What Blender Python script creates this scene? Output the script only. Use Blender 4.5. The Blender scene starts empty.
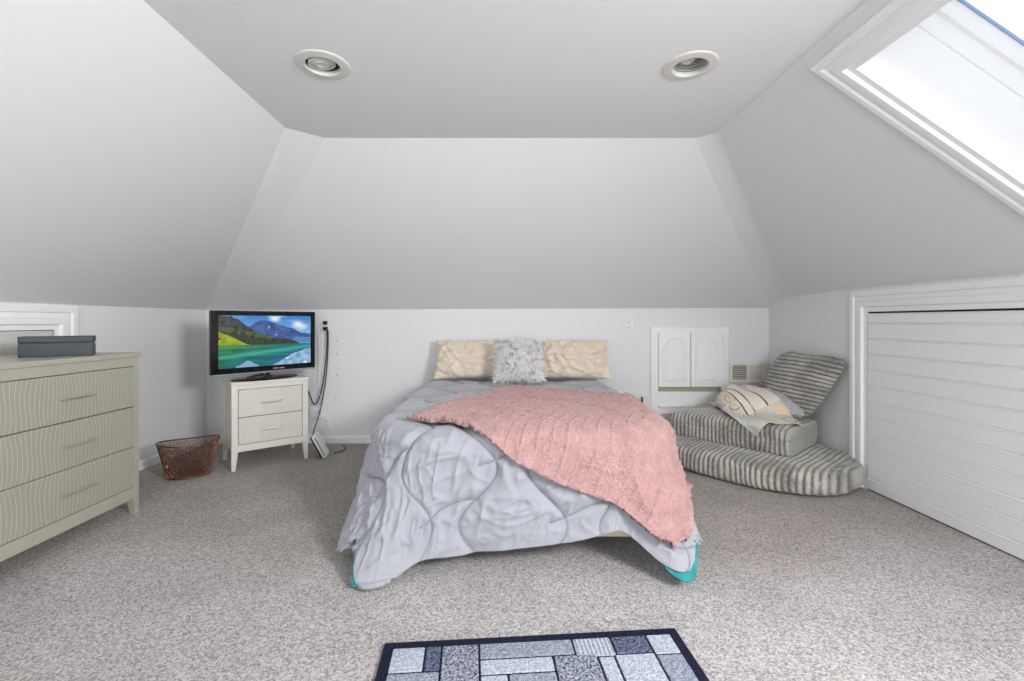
import bpy, bmesh, math, random
import numpy as np
from mathutils import Vector, Matrix, Euler

random.seed(7)
RNG = np.random.default_rng(7)
SC = bpy.context.scene
COL = SC.collection
PI = math.pi
H = 1.1                                    # eye height

# ------------------------------------------------------------------ materials
def srgb(r, g, b):
    f = lambda c: (c/255)/12.92 if c/255 <= .04045 else ((c/255+.055)/1.055)**2.4
    return (f(r), f(g), f(b), 1.0)

class NT:
    def __init__(self, name):
        self.m = bpy.data.materials.new(name); self.m.use_nodes = True
        self.t = self.m.node_tree; self.b = self.t.nodes['Principled BSDF']
    def n(self, typ, **kw):
        nd = self.t.nodes.new(typ)
        for k, v in kw.items():
            if k.startswith('i_'):
                key = k[2:]; nd.inputs[int(key) if key.isdigit() else key].default_value = v
            else: setattr(nd, k, v)
        return nd
    def l(self, a, b): self.t.links.new(a, b)

def mat(name, col, rough=.5, metal=0., noise=None, bump=None, sheen=0., spec=.5, coords='Object'):
    """noise=(scale, colour2, amount)   bump=(scale, strength, distance)"""
    q = NT(name); b = q.b
    b.inputs['Base Color'].default_value = col
    b.inputs['Roughness'].default_value = rough
    b.inputs['Metallic'].default_value = metal
    b.inputs['Specular IOR Level'].default_value = spec
    if sheen: b.inputs['Sheen Weight'].default_value = sheen
    if noise or bump: tc = q.n('ShaderNodeTexCoord')
    if noise:
        nz = q.n('ShaderNodeTexNoise', i_Scale=noise[0], i_Detail=4.)
        q.l(tc.outputs[coords], nz.inputs['Vector'])
        r = q.n('ShaderNodeValToRGB'); r.color_ramp.elements[0].position = .5-noise[2]; r.color_ramp.elements[1].position = .5+noise[2]
        r.color_ramp.elements[0].color = col; r.color_ramp.elements[1].color = noise[1]
        q.l(nz.outputs['Fac'], r.inputs['Fac']); q.l(r.outputs['Color'], b.inputs['Base Color'])
    if bump:
        nz2 = q.n('ShaderNodeTexNoise', i_Scale=bump[0], i_Detail=3.)
        q.l(tc.outputs[coords], nz2.inputs['Vector'])
        bp = q.n('ShaderNodeBump', i_Strength=bump[1], i_Distance=bump[2])
        q.l(nz2.outputs['Fac'], bp.inputs['Height']); q.l(bp.outputs['Normal'], b.inputs['Normal'])
    return q.m

M = {}
PAINT = srgb(233, 234, 235)
M['wall'] = mat('wall_paint', PAINT, .6, bump=(60, .06, .004), spec=.3)
M['ceil'] = mat('ceiling_paint', PAINT, .6, bump=(45, .06, .004), spec=.3)
M['trim'] = mat('white_trim_paint', srgb(246, 246, 247), .4)
M['bead'] = mat('white_board_paint', srgb(244, 244, 246), .45, bump=(70, .05, .003))
M['sagedoor'] = mat('pale_sage_paint', srgb(205, 207, 200), .5)
M['gap'] = mat('dark_gap', srgb(35, 34, 33), .9)
M['champ'] = mat('champagne_lacquer', srgb(182, 178, 164), .38, .25, noise=(9, srgb(190, 186, 172), .3))
M['silverwood'] = mat('silver_white_lacquer', srgb(222, 219, 210), .4, .12, noise=(12, srgb(229, 226, 219), .3))
M['chrome'] = mat('brushed_chrome', srgb(196, 196, 197), .42, .8)
M['black'] = mat('black_plastic', srgb(22, 22, 24), .35)
M['gloss'] = mat('gloss_black_plastic', srgb(14, 15, 17), .12)
M['greyplastic'] = mat('silver_grey_plastic', srgb(150, 155, 160), .35, .3)
M['white'] = mat('white_plastic', srgb(236, 236, 234), .4)
M['ivory'] = mat('ivory_plastic', srgb(234, 230, 219), .45)
M['boxblue'] = mat('dark_slate_leatherette', srgb(40, 49, 55), .42, noise=(25, srgb(50, 60, 67), .25), bump=(300, .25, .002))
M['boxedge'] = mat('dark_slate_edge', srgb(24, 29, 33), .45)
M['copper'] = mat('brown_copper_wire', srgb(104, 68, 54), .28, .55, noise=(40, srgb(142, 100, 84), .2))
M['satin'] = mat('beige_satin', srgb(230, 214, 196), .42, noise=(7, srgb(224, 207, 188), .3), sheen=.2)
M['duvet'] = mat('pale_grey_quilt_cotton', srgb(158, 159, 167), .75, bump=(500, .12, .001), sheen=.3)
def stitched():  # thin darker line along the seams: thread, with the groove's shade painted in
    m = M['duvet']; t = m.node_tree; at = t.nodes.new('ShaderNodeAttribute'); at.attribute_name = 'stitch_shade'
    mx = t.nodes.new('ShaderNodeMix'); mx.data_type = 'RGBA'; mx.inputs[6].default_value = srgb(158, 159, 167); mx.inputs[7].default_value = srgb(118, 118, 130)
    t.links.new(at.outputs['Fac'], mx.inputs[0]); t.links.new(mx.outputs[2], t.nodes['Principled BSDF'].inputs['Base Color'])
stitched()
M['teal'] = mat('teal_lining', srgb(22, 118, 120), .45, noise=(14, srgb(58, 160, 162), .25))
M['mattress'] = mat('grey_sheet_cotton', srgb(176, 178, 182), .8, bump=(400, .1, .001))
M['bedwood'] = mat('cream_bed_frame_paint', srgb(226, 218, 196), .5)
M['dark'] = mat('dark_recess', srgb(60, 58, 54), .8)
M['bulb'] = mat('frosted_bulb_glass', srgb(205, 205, 205), .25)
M['baffle'] = mat('silver_baffle', srgb(168, 168, 164), .3, .5)
M['lighttrim'] = mat('cream_light_trim', srgb(216, 215, 207), .4)
M['ventgrey'] = mat('grey_damper', srgb(222, 216, 204), .5)  # one even paint for the vent's louvres and damper
M['gasket'] = mat('blue_grey_gasket', srgb(150, 174, 208), .45)
M['niche'] = mat('olive_niche_paint', srgb(176, 168, 142), .6)

def fabric_pink():
    q = NT('pink_plush'); b = q.b
    b.inputs['Roughness'].default_value = .95; b.inputs['Sheen Weight'].default_value = .5
    b.inputs['Sheen Tint'].default_value = srgb(255, 225, 220); b.inputs['Specular IOR Level'].default_value = .1
    tc = q.n('ShaderNodeTexCoord')
    nz = q.n('ShaderNodeTexNoise', i_Scale=190., i_Detail=4.); q.l(tc.outputs['Object'], nz.inputs['Vector'])
    big = q.n('ShaderNodeTexNoise', i_Scale=14., i_Detail=3.); q.l(tc.outputs['Object'], big.inputs['Vector'])
    r = q.n('ShaderNodeValToRGB'); r.color_ramp.elements[0].position = .3; r.color_ramp.elements[1].position = .7
    r.color_ramp.elements[0].color = srgb(152, 115, 115); r.color_ramp.elements[1].color = srgb(200, 163, 160)
    mx = q.n('ShaderNodeMath', operation='MULTIPLY_ADD', i_1=.35); 
    q.l(big.outputs['Fac'], mx.inputs[0])
    m2 = q.n('ShaderNodeMath', operation='MULTIPLY', i_1=.65); q.l(nz.outputs['Fac'], m2.inputs[0]); q.l(m2.outputs[0], mx.inputs[2])
    q.l(mx.outputs[0], r.inputs['Fac']); q.l(r.outputs['Color'], b.inputs['Base Color'])
    bp = q.n('ShaderNodeBump', i_Strength=.8, i_Distance=.006); q.l(nz.outputs['Fac'], bp.inputs['Height']); q.l(bp.outputs['Normal'], b.inputs['Normal'])
    return q.m
M['pink'] = fabric_pink()

def fabric_ribs():
    """plush corduroy: pale ribs with dark grey valleys, woven into the cloth"""
    q = NT('striped_corduroy_plush'); b = q.b
    b.inputs['Roughness'].default_value = .9; b.inputs['Sheen Weight'].default_value = .4; b.inputs['Specular IOR Level'].default_value = .1
    at = q.n('ShaderNodeAttribute', attribute_name='rib')
    tc = q.n('ShaderNodeTexCoord')
    nz = q.n('ShaderNodeTexNoise', i_Scale=60., i_Detail=4.); q.l(tc.outputs['Object'], nz.inputs['Vector'])
    ad = q.n('ShaderNodeMath', operation='MULTIPLY_ADD', i_1=.55, i_2=-.27); q.l(nz.outputs['Fac'], ad.inputs[0])
    a2 = q.n('ShaderNodeMath', operation='ADD'); q.l(at.outputs['Fac'], a2.inputs[0]); q.l(ad.outputs[0], a2.inputs[1])
    r = q.n('ShaderNodeValToRGB'); e = r.color_ramp.elements
    e[0].position = .12; e[0].color = srgb(98, 97, 93); e[1].position = .72; e[1].color = srgb(198, 194, 184)
    m = e.new(.4); m.color = srgb(146, 144, 137)
    q.l(a2.outputs[0], r.inputs['Fac']); q.l(r.outputs['Color'], b.inputs['Base Color'])
    n2 = q.n('ShaderNodeTexNoise', i_Scale=260., i_Detail=2.); q.l(tc.outputs['Object'], n2.inputs['Vector'])
    bp = q.n('ShaderNodeBump', i_Strength=.5, i_Distance=.004); q.l(n2.outputs['Fac'], bp.inputs['Height']); q.l(bp.outputs['Normal'], b.inputs['Normal'])
    return q.m
M['ribs'] = fabric_ribs()

def carpet_mat():
    q = NT('beige_grey_carpet_pile'); b = q.b
    b.inputs['Roughness'].default_value = 1.; b.inputs['Specular IOR Level'].default_value = .05; b.inputs['Sheen Weight'].default_value = .25
    tc = q.n('ShaderNodeTexCoord')
    a = q.n('ShaderNodeTexNoise', i_Scale=300., i_Detail=3., i_Roughness=.75); q.l(tc.outputs['Object'], a.inputs['Vector'])
    c = q.n('ShaderNodeTexNoise', i_Scale=3., i_Detail=4.); q.l(tc.outputs['Object'], c.inputs['Vector'])
    v = q.n('ShaderNodeTexVoronoi', i_Scale=160.); q.l(tc.outputs['Object'], v.inputs['Vector'])
    sc = q.n('ShaderNodeSeparateColor'); q.l(v.outputs['Color'], sc.inputs[0])
    m1 = q.n('ShaderNodeMath', operation='MULTIPLY', i_1=.45); q.l(sc.outputs[0], m1.inputs[0])
    m2 = q.n('ShaderNodeMath', operation='MULTIPLY_ADD', i_1=1.1, i_2=-.28); q.l(a.outputs['Fac'], m2.inputs[0])
    ad = q.n('ShaderNodeMath', operation='ADD'); q.l(m1.outputs[0], ad.inputs[0]); q.l(m2.outputs[0], ad.inputs[1])
    r = q.n('ShaderNodeValToRGB'); e = r.color_ramp.elements
    e[0].position = .15; e[0].color = srgb(96, 89, 86); e[1].position = .85; e[1].color = srgb(237, 232, 232)
    m = e.new(.45); m.color = srgb(181, 175, 174)
    q.l(ad.outputs[0], r.inputs['Fac'])
    r2 = q.n('ShaderNodeValToRGB'); f = r2.color_ramp.elements
    f[0].position = .35; f[0].color = (.86, .86, .86, 1); f[1].position = .65; f[1].color = (1.0, 1.0, 1.0, 1)
    q.l(c.outputs['Fac'], r2.inputs['Fac'])
    mx = q.n('ShaderNodeMix', data_type='RGBA', blend_type='MULTIPLY'); mx.inputs[0].default_value = 1.
    q.l(r.outputs['Color'], mx.inputs[6]); q.l(r2.outputs['Color'], mx.inputs[7])
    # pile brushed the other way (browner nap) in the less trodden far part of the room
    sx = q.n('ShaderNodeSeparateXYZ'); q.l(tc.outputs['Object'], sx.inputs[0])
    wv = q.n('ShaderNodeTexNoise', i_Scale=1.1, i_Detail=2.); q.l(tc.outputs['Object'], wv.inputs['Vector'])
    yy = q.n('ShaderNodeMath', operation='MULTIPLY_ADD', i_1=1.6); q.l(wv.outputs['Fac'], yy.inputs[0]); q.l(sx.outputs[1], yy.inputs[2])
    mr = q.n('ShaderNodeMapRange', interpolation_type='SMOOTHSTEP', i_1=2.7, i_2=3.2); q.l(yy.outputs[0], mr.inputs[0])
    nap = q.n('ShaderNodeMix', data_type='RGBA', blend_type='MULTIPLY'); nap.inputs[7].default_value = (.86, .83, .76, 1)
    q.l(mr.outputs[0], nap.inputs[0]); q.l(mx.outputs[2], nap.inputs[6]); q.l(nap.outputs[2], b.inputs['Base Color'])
    sub = q.n('ShaderNodeMath', operation='SUBTRACT'); q.l(ad.outputs[0], sub.inputs[0]); q.l(v.outputs['Distance'], sub.inputs[1])
    bp = q.n('ShaderNodeBump', i_Strength=.7, i_Distance=.008); q.l(sub.outputs[0], bp.inputs['Height']); q.l(bp.outputs['Normal'], b.inputs['Normal'])
    return q.m
M['carpet'] = carpet_mat()

def rug_mat(name, c1, c2, scale=160., contrast=.12, stripes=False):
    q = NT(name); b = q.b; b.inputs['Roughness'].default_value = 1.; b.inputs['Specular IOR Level'].default_value = .05
    tc = q.n('ShaderNodeTexCoord')
    a = q.n('ShaderNodeTexNoise', i_Scale=scale, i_Detail=3.); q.l(tc.outputs['Object'], a.inputs['Vector'])
    r = q.n('ShaderNodeValToRGB'); e = r.color_ramp.elements
    e[0].position = .5-contrast; e[0].color = c1; e[1].position = .5+contrast; e[1].color = c2
    src = a.outputs['Fac']
    if stripes:
        w = q.n('ShaderNodeTexWave', i_Scale=22., i_Distortion=1.5); q.l(tc.outputs['Object'], w.inputs['Vector'])
        mm = q.n('ShaderNodeMath', operation='MULTIPLY_ADD', i_1=.3); q.l(w.outputs['Fac'], mm.inputs[0])
        m3 = q.n('ShaderNodeMath', operation='MULTIPLY', i_1=.7); q.l(src, m3.inputs[0]); q.l(m3.outputs[0], mm.inputs[2]); src = mm.outputs[0]
    q.l(src, r.inputs['Fac']); q.l(r.outputs['Color'], b.inputs['Base Color'])
    bp = q.n('ShaderNodeBump', i_Strength=.9, i_Distance=.008); q.l(a.outputs['Fac'], bp.inputs['Height']); q.l(bp.outputs['Normal'], b.inputs['Normal'])
    return q.m
RUG = [rug_mat('navy_rug_pile', srgb(24, 26, 42), srgb(44, 47, 66)),
       rug_mat('pale_grey_rug_pile', srgb(152, 158, 172), srgb(196, 201, 212)),
       rug_mat('mid_grey_rug_pile', srgb(116, 122, 138), srgb(166, 172, 186)),
       rug_mat('speckled_rug_pile', srgb(52, 58, 76), srgb(176, 181, 194), 130., .16),
       rug_mat('navy_speckled_rug_pile', srgb(24, 26, 46), srgb(124, 130, 158), 130., .2),
       rug_mat('ribbed_grey_rug_pile', srgb(138, 144, 160), srgb(192, 197, 208), 160., .12, True)]

def croc_mat():
    """embossed crocodile skin: columns of small scales bowed around smooth patches"""
    q = NT('crocodile_embossed_champagne'); b = q.b
    b.inputs['Roughness'].default_value = .36; b.inputs['Metallic'].default_value = .25
    at = q.n('ShaderNodeTexCoord')
    sp = q.n('ShaderNodeSeparateXYZ'); q.l(at.outputs['UV'], sp.inputs[0])
    # warp columns
    def math_(op, a, b_=None, c=None):
        nd = q.n('ShaderNodeMath', operation=op)
        for i, s in enumerate((a, b_, c)):
            if s is None: continue
            if isinstance(s, (int, float)): nd.inputs[i].default_value = s
            else: q.l(s, nd.inputs[i])
        return nd.outputs[0]
    u, v = sp.outputs[0], sp.outputs[1]
    nz = q.n('ShaderNodeTexNoise', i_Scale=5., i_Detail=1.); q.l(at.outputs['UV'], nz.inputs['Vector'])
    us = math_('SINE', math_('MULTIPLY', u, 2*PI/.36))
    bow = math_('MULTIPLY', us, math_('POWER', math_('ABSOLUTE', math_('SUBTRACT', v, .115)), 2.))
    uu = math_('ADD', math_('ADD', u, math_('MULTIPLY', bow, 1.0)), math_('MULTIPLY', nz.outputs['Fac'], .03))
    col = math_('ABSOLUTE', math_('SINE', math_('MULTIPLY', uu, PI/.020)))
    row = math_('ABSOLUTE', math_('SINE', math_('ADD', math_('MULTIPLY', v, PI/.0095), math_('MULTIPLY', math_('FLOOR', math_('MULTIPLY', uu, 1/.020)), 1.7))))
    colg = math_('MINIMUM', math_('MULTIPLY', col, 2.2), 1.)
    rowg = math_('MINIMUM', math_('MULTIPLY', row, 2.4), 1.)
    hgt = math_('MULTIPLY', colg, math_('ADD', math_('MULTIPLY', rowg, .5), .5))
    r = q.n('ShaderNodeValToRGB'); e = r.color_ramp.elements
    e[0].position = .0; e[0].color = srgb(214, 211, 200); e[1].position = .7; e[1].color = srgb(176, 172, 156)
    q.l(hgt, r.inputs['Fac']); q.l(r.outputs['Color'], b.inputs['Base Color'])
    bp = q.n('ShaderNodeBump', i_Strength=.3, i_Distance=.003); q.l(hgt, bp.inputs['Height']); q.l(bp.outputs['Normal'], b.inputs['Normal'])
    return q.m
M['croc'] = croc_mat()
def croc_pale():
    m = M['croc'].copy(); m.name = 'crocodile_embossed_silver_white'
    r = [n for n in m.node_tree.nodes if n.type == 'VALTORGB'][0].color_ramp.elements
    r[0].color = srgb(230, 228, 220); r[1].color = srgb(213, 210, 200)
    m.node_tree.nodes['Principled BSDF'].inputs['Metallic'].default_value = .12
    return m
M['crocpale'] = croc_pale()

def throw_mat():
    """cream throw with brown double stripes and a blue-grey border of curled medallions"""
    q = NT('cream_patterned_throw'); b = q.b; b.inputs['Roughness'].default_value = .9; b.inputs['Sheen Weight'].default_value = .2
    tc = q.n('ShaderNodeTexCoord'); sp = q.n('ShaderNodeSeparateXYZ'); q.l(tc.outputs['UV'], sp.inputs[0])
    def math_(op, a, b_=None, c=None):
        nd = q.n('ShaderNodeMath', operation=op)
        for i, s in enumerate((a, b_, c)):
            if s is None: continue
            if isinstance(s, (int, float)): nd.inputs[i].default_value = s
            else: q.l(s, nd.inputs[i])
        return nd.outputs[0]
    def mix(f, a, b_):
        nd = q.n('ShaderNodeMix', data_type='RGBA'); q.l(f, nd.inputs[0])
        for i, s in ((6, a), (7, b_)):
            if isinstance(s, tuple): nd.inputs[i].default_value = s
            else: q.l(s, nd.inputs[i])
        return nd.outputs[2]
    u, v = sp.outputs[0], sp.outputs[1]
    nz = q.n('ShaderNodeTexNoise', i_Scale=14., i_Detail=3.); q.l(tc.outputs['UV'], nz.inputs['Vector'])
    patch = q.n('ShaderNodeTexNoise', i_Scale=7., i_Detail=2.); q.l(tc.outputs['UV'], patch.inputs['Vector'])
    vor = q.n('ShaderNodeTexVoronoi', i_Scale=7.5); q.l(tc.outputs['UV'], vor.inputs['Vector'])
    ring = math_('GREATER_THAN', math_('SINE', math_('MULTIPLY', vor.outputs['Distance'], 26.)), .72)
    near = math_('LESS_THAN', vor.outputs['Distance'], .45)
    r = q.n('ShaderNodeValToRGB'); e = r.color_ramp.elements
    e[0].position = .42; e[0].color = srgb(203, 207, 206); e[1].position = .58; e[1].color = srgb(226, 207, 178)
    q.l(patch.outputs['Fac'], r.inputs['Fac'])
    border = mix(math_('MULTIPLY', ring, near), r.outputs['Color'], srgb(176, 138, 108))
    # stripes over the cream half
    s1 = math_('LESS_THAN', math_('ABSOLUTE', math_('SUBTRACT', v, .145)), .006)
    s2 = math_('LESS_THAN', math_('ABSOLUTE', math_('SUBTRACT', v, .20)), .005)
    s3 = math_('LESS_THAN', math_('ABSOLUTE', math_('SUBTRACT', v, .29)), .006)
    st = math_('MAXIMUM', math_('MAXIMUM', s1, s2), s3)
    cream = mix(nz.outputs['Fac'], srgb(232, 222, 204), srgb(240, 233, 220))
    cream = mix(st, cream, srgb(112, 96, 82))
    fin = mix(math_('MULTIPLY', math_('GREATER_THAN', v, .13), math_('GREATER_THAN', u, .26)), border, cream)
    q.l(fin, b.inputs['Base Color'])
    return q.m
M['throw'] = throw_mat()
M['fuzzy'] = mat('grey_fuzzy_plush', srgb(168, 168, 172), .95, noise=(55, srgb(214, 213, 214), .22), bump=(120, .9, .01), sheen=.3)
M['furcloth'] = mat('fur_backing_cloth', srgb(226, 227, 226), .95)
def fur_mat():
    q = NT('grey_white_fur'); b = q.b; b.inputs['Roughness'].default_value = .8
    at = q.n('ShaderNodeAttribute', attribute_name='tone')
    r = q.n('ShaderNodeValToRGB'); e = r.color_ramp.elements
    e[0].position = .05; e[0].color = srgb(146, 148, 149); e[1].position = .42; e[1].color = srgb(250, 248, 244)
    q.l(at.outputs['Fac'], r.inputs['Fac']); q.l(r.outputs['Color'], b.inputs['Base Color'])
    return q.m
M['fur'] = fur_mat()

def glass_mat():
    q = NT('clear_window_glass'); t = q.t
    tr = q.n('ShaderNodeBsdfTransparent'); gl = q.n('ShaderNodeBsdfGlossy'); gl.inputs['Roughness'].default_value = .02
    mx = q.n('ShaderNodeMixShader'); mx.inputs[0].default_value = .05
    q.l(tr.outputs[0], mx.inputs[1]); q.l(gl.outputs[0], mx.inputs[2])
    q.l(mx.outputs[0], t.nodes['Material Output'].inputs['Surface'])
    return q.m
M['glass'] = glass_mat()

def screen_mat():
    q = NT('lit_tv_picture'); b = q.b
    b.inputs['Base Color'].default_value = (.01, .01, .01, 1); b.inputs['Roughness'].default_value = .25
    at = q.n('ShaderNodeAttribute', attribute_name='picture')
    q.l(at.outputs['Color'], b.inputs['Emission Color']); b.inputs['Emission Strength'].default_value = 1.0
    return q.m
M['screen'] = screen_mat()

# ------------------------------------------------------------------ mesh helpers
class MB:
    def __init__(s): s.v = []; s.f = []; s.mi = []
    def add(s, vs, fs, mi=0, mx=None):
        o = len(s.v)
        s.v += [tuple(mx @ Vector(p)) if mx else tuple(p) for p in vs]
        s.f += [tuple(i+o for i in f) for f in fs]; s.mi += [mi]*len(fs)
        return s
    def box(s, x0, x1, y0, y1, z0, z1, mi=0, mx=None):
        vs = [(x, y, z) for z in (z0, z1) for y in (y0, y1) for x in (x0, x1)]
        return s.add(vs, [(0, 2, 3, 1), (4, 5, 7, 6), (0, 1, 5, 4), (2, 6, 7, 3), (0, 4, 6, 2), (1, 3, 7, 5)], mi, mx)
    def taper(s, x0, x1, y0, y1, z0, z1, k, ax=0, ay=0, mi=0, mx=None):
        """box whose bottom is scaled by k towards (ax, ay) in -1..1"""
        cx = (x0+x1)/2+ax*(x1-x0)/2; cy = (y0+y1)/2+ay*(y1-y0)/2
        b = [(cx+(x-cx)*k, cy+(y-cy)*k, z0) for y in (y0, y1) for x in (x0, x1)]
        t = [(x, y, z1) for y in (y0, y1) for x in (x0, x1)]
        return s.add(b+t, [(0, 2, 3, 1), (4, 5, 7, 6), (0, 1, 5, 4), (2, 6, 7, 3), (0, 4, 6, 2), (1, 3, 7, 5)], mi, mx)
    def lathe(s, prof, seg=32, mi=0, mx=None, sx=1., sy=1., close=False):
        vs = []; n = len(prof)
        for r, z in prof:
            for k in range(seg):
                a = 2*PI*k/seg; vs.append((r*math.cos(a)*sx, r*math.sin(a)*sy, z))
        fs = [(i*seg+k, i*seg+(k+1) % seg, (i+1)*seg+(k+1) % seg, (i+1)*seg+k) for i in range(n-1) for k in range(seg)]
        if close: fs += [((n-1)*seg+k, (n-1)*seg+(k+1) % seg, (k+1) % seg, k) for k in range(seg)]
        else:
            fs.append(tuple(reversed(range(seg)))); fs.append(tuple((n-1)*seg+k for k in range(seg)))
        return s.add(vs, fs, mi, mx)
    def tube(s, pts, r, seg=8, mi=0, closed=False):
        P = [Vector(p) for p in pts]; n = len(P); vs = []
        for i, p in enumerate(P):
            d = (P[(i+1) % n]-P[i-1]) if closed else (P[min(i+1, n-1)]-P[max(i-1, 0)])
            d.normalize(); up = Vector((0, 0, 1)) if abs(d.z) < .95 else Vector((1, 0, 0))
            a = d.cross(up).normalized(); b = d.cross(a)
            vs += [tuple(p+r*(math.cos(2*PI*k/seg)*a+math.sin(2*PI*k/seg)*b)) for k in range(seg)]
        rng = n if closed else n-1
        fs = [(i*seg+k, i*seg+(k+1) % seg, ((i+1) % n)*seg+(k+1) % seg, ((i+1) % n)*seg+k) for i in range(rng) for k in range(seg)]
        if not closed: fs += [tuple(reversed(range(seg))), tuple((n-1)*seg+k for k in range(seg))]
        return s.add(vs, fs, mi)
    def sweep_frame(s, O, U, V, N, u0, u1, v0, v1, prof, closed=True, mi=0):
        """moulding of profile [(inset, height)] mitred round a rectangle"""
        O, U, V, N = map(Vector, (O, U, V, N)); vs = []
        for ins, h in prof:
            b = v0+ins if closed else v0
            for (u, v) in ((u0+ins, b), (u0+ins, v1-ins), (u1-ins, v1-ins), (u1-ins, b)):
                vs.append(tuple(O+U*u+V*v+N*h))
        fs = []; n = len(prof)
        for i in range(n-1):
            for k in range(4 if closed else 3):
                a, b = i*4+k, i*4+(k+1) % 4; fs.append((a, b, b+4, a+4))
        return s.add(vs, fs, mi)
    def done(s, name, mats, parent=None, bevel=0., smooth=False, loc=None, subsurf=0, fixn=True):
        me = bpy.data.meshes.new(name); me.from_pydata(s.v, [], s.f)
        for m in (mats if isinstance(mats, (list, tuple)) else [mats]): me.materials.append(m)
        if any(s.mi): me.polygons.foreach_set('material_index', s.mi)
        if fixn:
            bm = bmesh.new(); bm.from_mesh(me); bmesh.ops.recalc_face_normals(bm, faces=bm.faces); bm.to_mesh(me); bm.free()
        if smooth: me.polygons.foreach_set('use_smooth', [True]*len(me.polygons))
        me.update()
        o = bpy.data.objects.new(name, me); COL.objects.link(o)
        if parent: o.parent = parent
        if loc is not None: o.location = loc
        if bevel:
            b = o.modifiers.new('b', 'BEVEL'); b.width = bevel; b.segments = 2; b.limit_method = 'ANGLE'; b.angle_limit = .6
            b.harden_normals = False
        if subsurf:
            d = o.modifiers.new('s', 'SUBSURF'); d.levels = d.render_levels = subsurf
        return o

def tag(o, label=None, cat=None, group=None, kind=None):
    if label: o['label'] = label
    if cat: o['category'] = cat
    if group: o['group'] = group
    if kind: o['kind'] = kind
    return o
def thing(name, label, cat, loc=(0, 0, 0), rz=0., group=None):
    o = bpy.data.objects.new(name, None); COL.objects.link(o); o.empty_display_size = .1
    o.location = loc; o.rotation_euler = (0, 0, rz)
    return tag(o, label, cat, group)
def setting(name, label, cat, loc=(0, 0, 0)):
    o = thing(name, label, cat, loc); o['kind'] = 'structure'; return o
def copy_tree(o, parent=None):
    c = o.copy(); COL.objects.link(c)
    if parent: c.parent = parent
    for ch in list(o.children): copy_tree(ch, c)
    return c

def vnoise(P, seed=0):
    """smooth value noise, vectorised; P (n,3) -> -1..1"""
    P = np.asarray(P, float); i = np.floor(P).astype(np.int64); f = P-i; f = f*f*(3-2*f)
    def h(a, b, c):
        n = (a*73856093) ^ (b*19349663) ^ (c*83492791) ^ (seed*2654435)
        n = (n ^ (n >> 13))*1274126177 & 0x7fffffff
        n = (n ^ (n >> 16)) & 0xffff
        return n/32767.5-1
    r = 0
    for dx in (0, 1):
        for dy in (0, 1):
            for dz in (0, 1):
                w = (f[:, 0] if dx else 1-f[:, 0])*(f[:, 1] if dy else 1-f[:, 1])*(f[:, 2] if dz else 1-f[:, 2])
                r = r+w*h(i[:, 0]+dx, i[:, 1]+dy, i[:, 2]+dz)
    return r

def np_mesh(name, V, F, mats, parent=None, smooth=True, mi=None, uv=None, attr=None):
    me = bpy.data.meshes.new(name); me.from_pydata(V.tolist(), [], F.tolist() if hasattr(F, 'tolist') else F)
    for m in (mats if isinstance(mats, (list, tuple)) else [mats]): me.materials.append(m)
    if mi is not None: me.polygons.foreach_set('material_index', np.asarray(mi, dtype=np.int32))
    if smooth: me.polygons.foreach_set('use_smooth', np.ones(len(me.polygons), dtype=bool))
    if uv is not None:
        l = np.empty(len(me.loops), dtype=np.int32); me.loops.foreach_get('vertex_index', l)
        ul = me.uv_layers.new(name='UVMap'); ul.data.foreach_set('uv', np.ascontiguousarray(uv[l], dtype=np.float32).ravel())
    if attr:
        for k, a in attr.items():
            at = me.attributes.new(k, 'FLOAT', 'POINT'); at.data.foreach_set('value', np.asarray(a, dtype=np.float32))
    me.update()
    o = bpy.data.objects.new(name, me); COL.objects.link(o)
    if parent: o.parent = parent
    return o

def grid_faces(ny, nx, off=0, flip=False):
    a = (np.arange(ny-1)[:, None]*nx+np.arange(nx-1)[None, :]).ravel()+off
    q = np.stack([a, a+1, a+nx+1, a+nx], 1)
    return q[:, ::-1] if flip else q

def bspline_up(G, k):
    """grid (ny,nx,c) -> k-times finer, cubic B-spline (rounds off solver noise)"""
    def axis(A):
        n = A.shape[0]; t = np.linspace(0, n-1, (n-1)*k+1); i = np.minimum(t.astype(int), n-2); f = (t-i)
        Ap = np.concatenate([2*A[:1]-A[1:2], A, 2*A[-1:]-A[-2:-1]], 0)
        w = [(1-f)**3/6, (3*f**3-6*f**2+4)/6, (-3*f**3+3*f**2+3*f+1)/6, f**3/6]
        return sum(w[j].reshape((-1,)+(1,)*(A.ndim-1))*Ap[i+j] for j in range(4))
    return np.swapaxes(axis(np.swapaxes(axis(G), 0, 1)), 0, 1)

def grid_normals(G):
    du = np.gradient(G, axis=1); dv = np.gradient(G, axis=0)
    n = np.cross(du, dv); return n/np.maximum(np.linalg.norm(n, axis=2, keepdims=True), 1e-9)

def sheet(name, G, thick, mats, parent=None, uv=None, under=0, rim=0):
    """thick cloth from a grid of top-surface points"""
    ny, nx, _ = G.shape; N = grid_normals(G); B = G-N*thick
    B[..., 2] = np.maximum(B[..., 2], .004)
    n = ny*nx; V = np.concatenate([G.reshape(-1, 3), B.reshape(-1, 3)])
    F = [grid_faces(ny, nx), grid_faces(ny, nx, n, True)]
    def strip(ix, flip):
        a, b = ix[:-1], ix[1:]; q = np.stack([a, a+n, b+n, b], 1); return q[:, ::-1] if flip else q
    idx = np.arange(n).reshape(ny, nx)
    R = np.concatenate([strip(idx[0], False), strip(idx[-1], True), strip(idx[:, 0], True), strip(idx[:, -1], False)])
    F.append(R); mi = np.concatenate([np.zeros(len(F[0])), np.full(len(F[1]), under), np.full(len(R), rim)])
    return np_mesh(name, V, np.concatenate(F), mats, parent, True, mi, None if uv is None else np.concatenate([uv.reshape(-1, 2)]*2))

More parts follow.
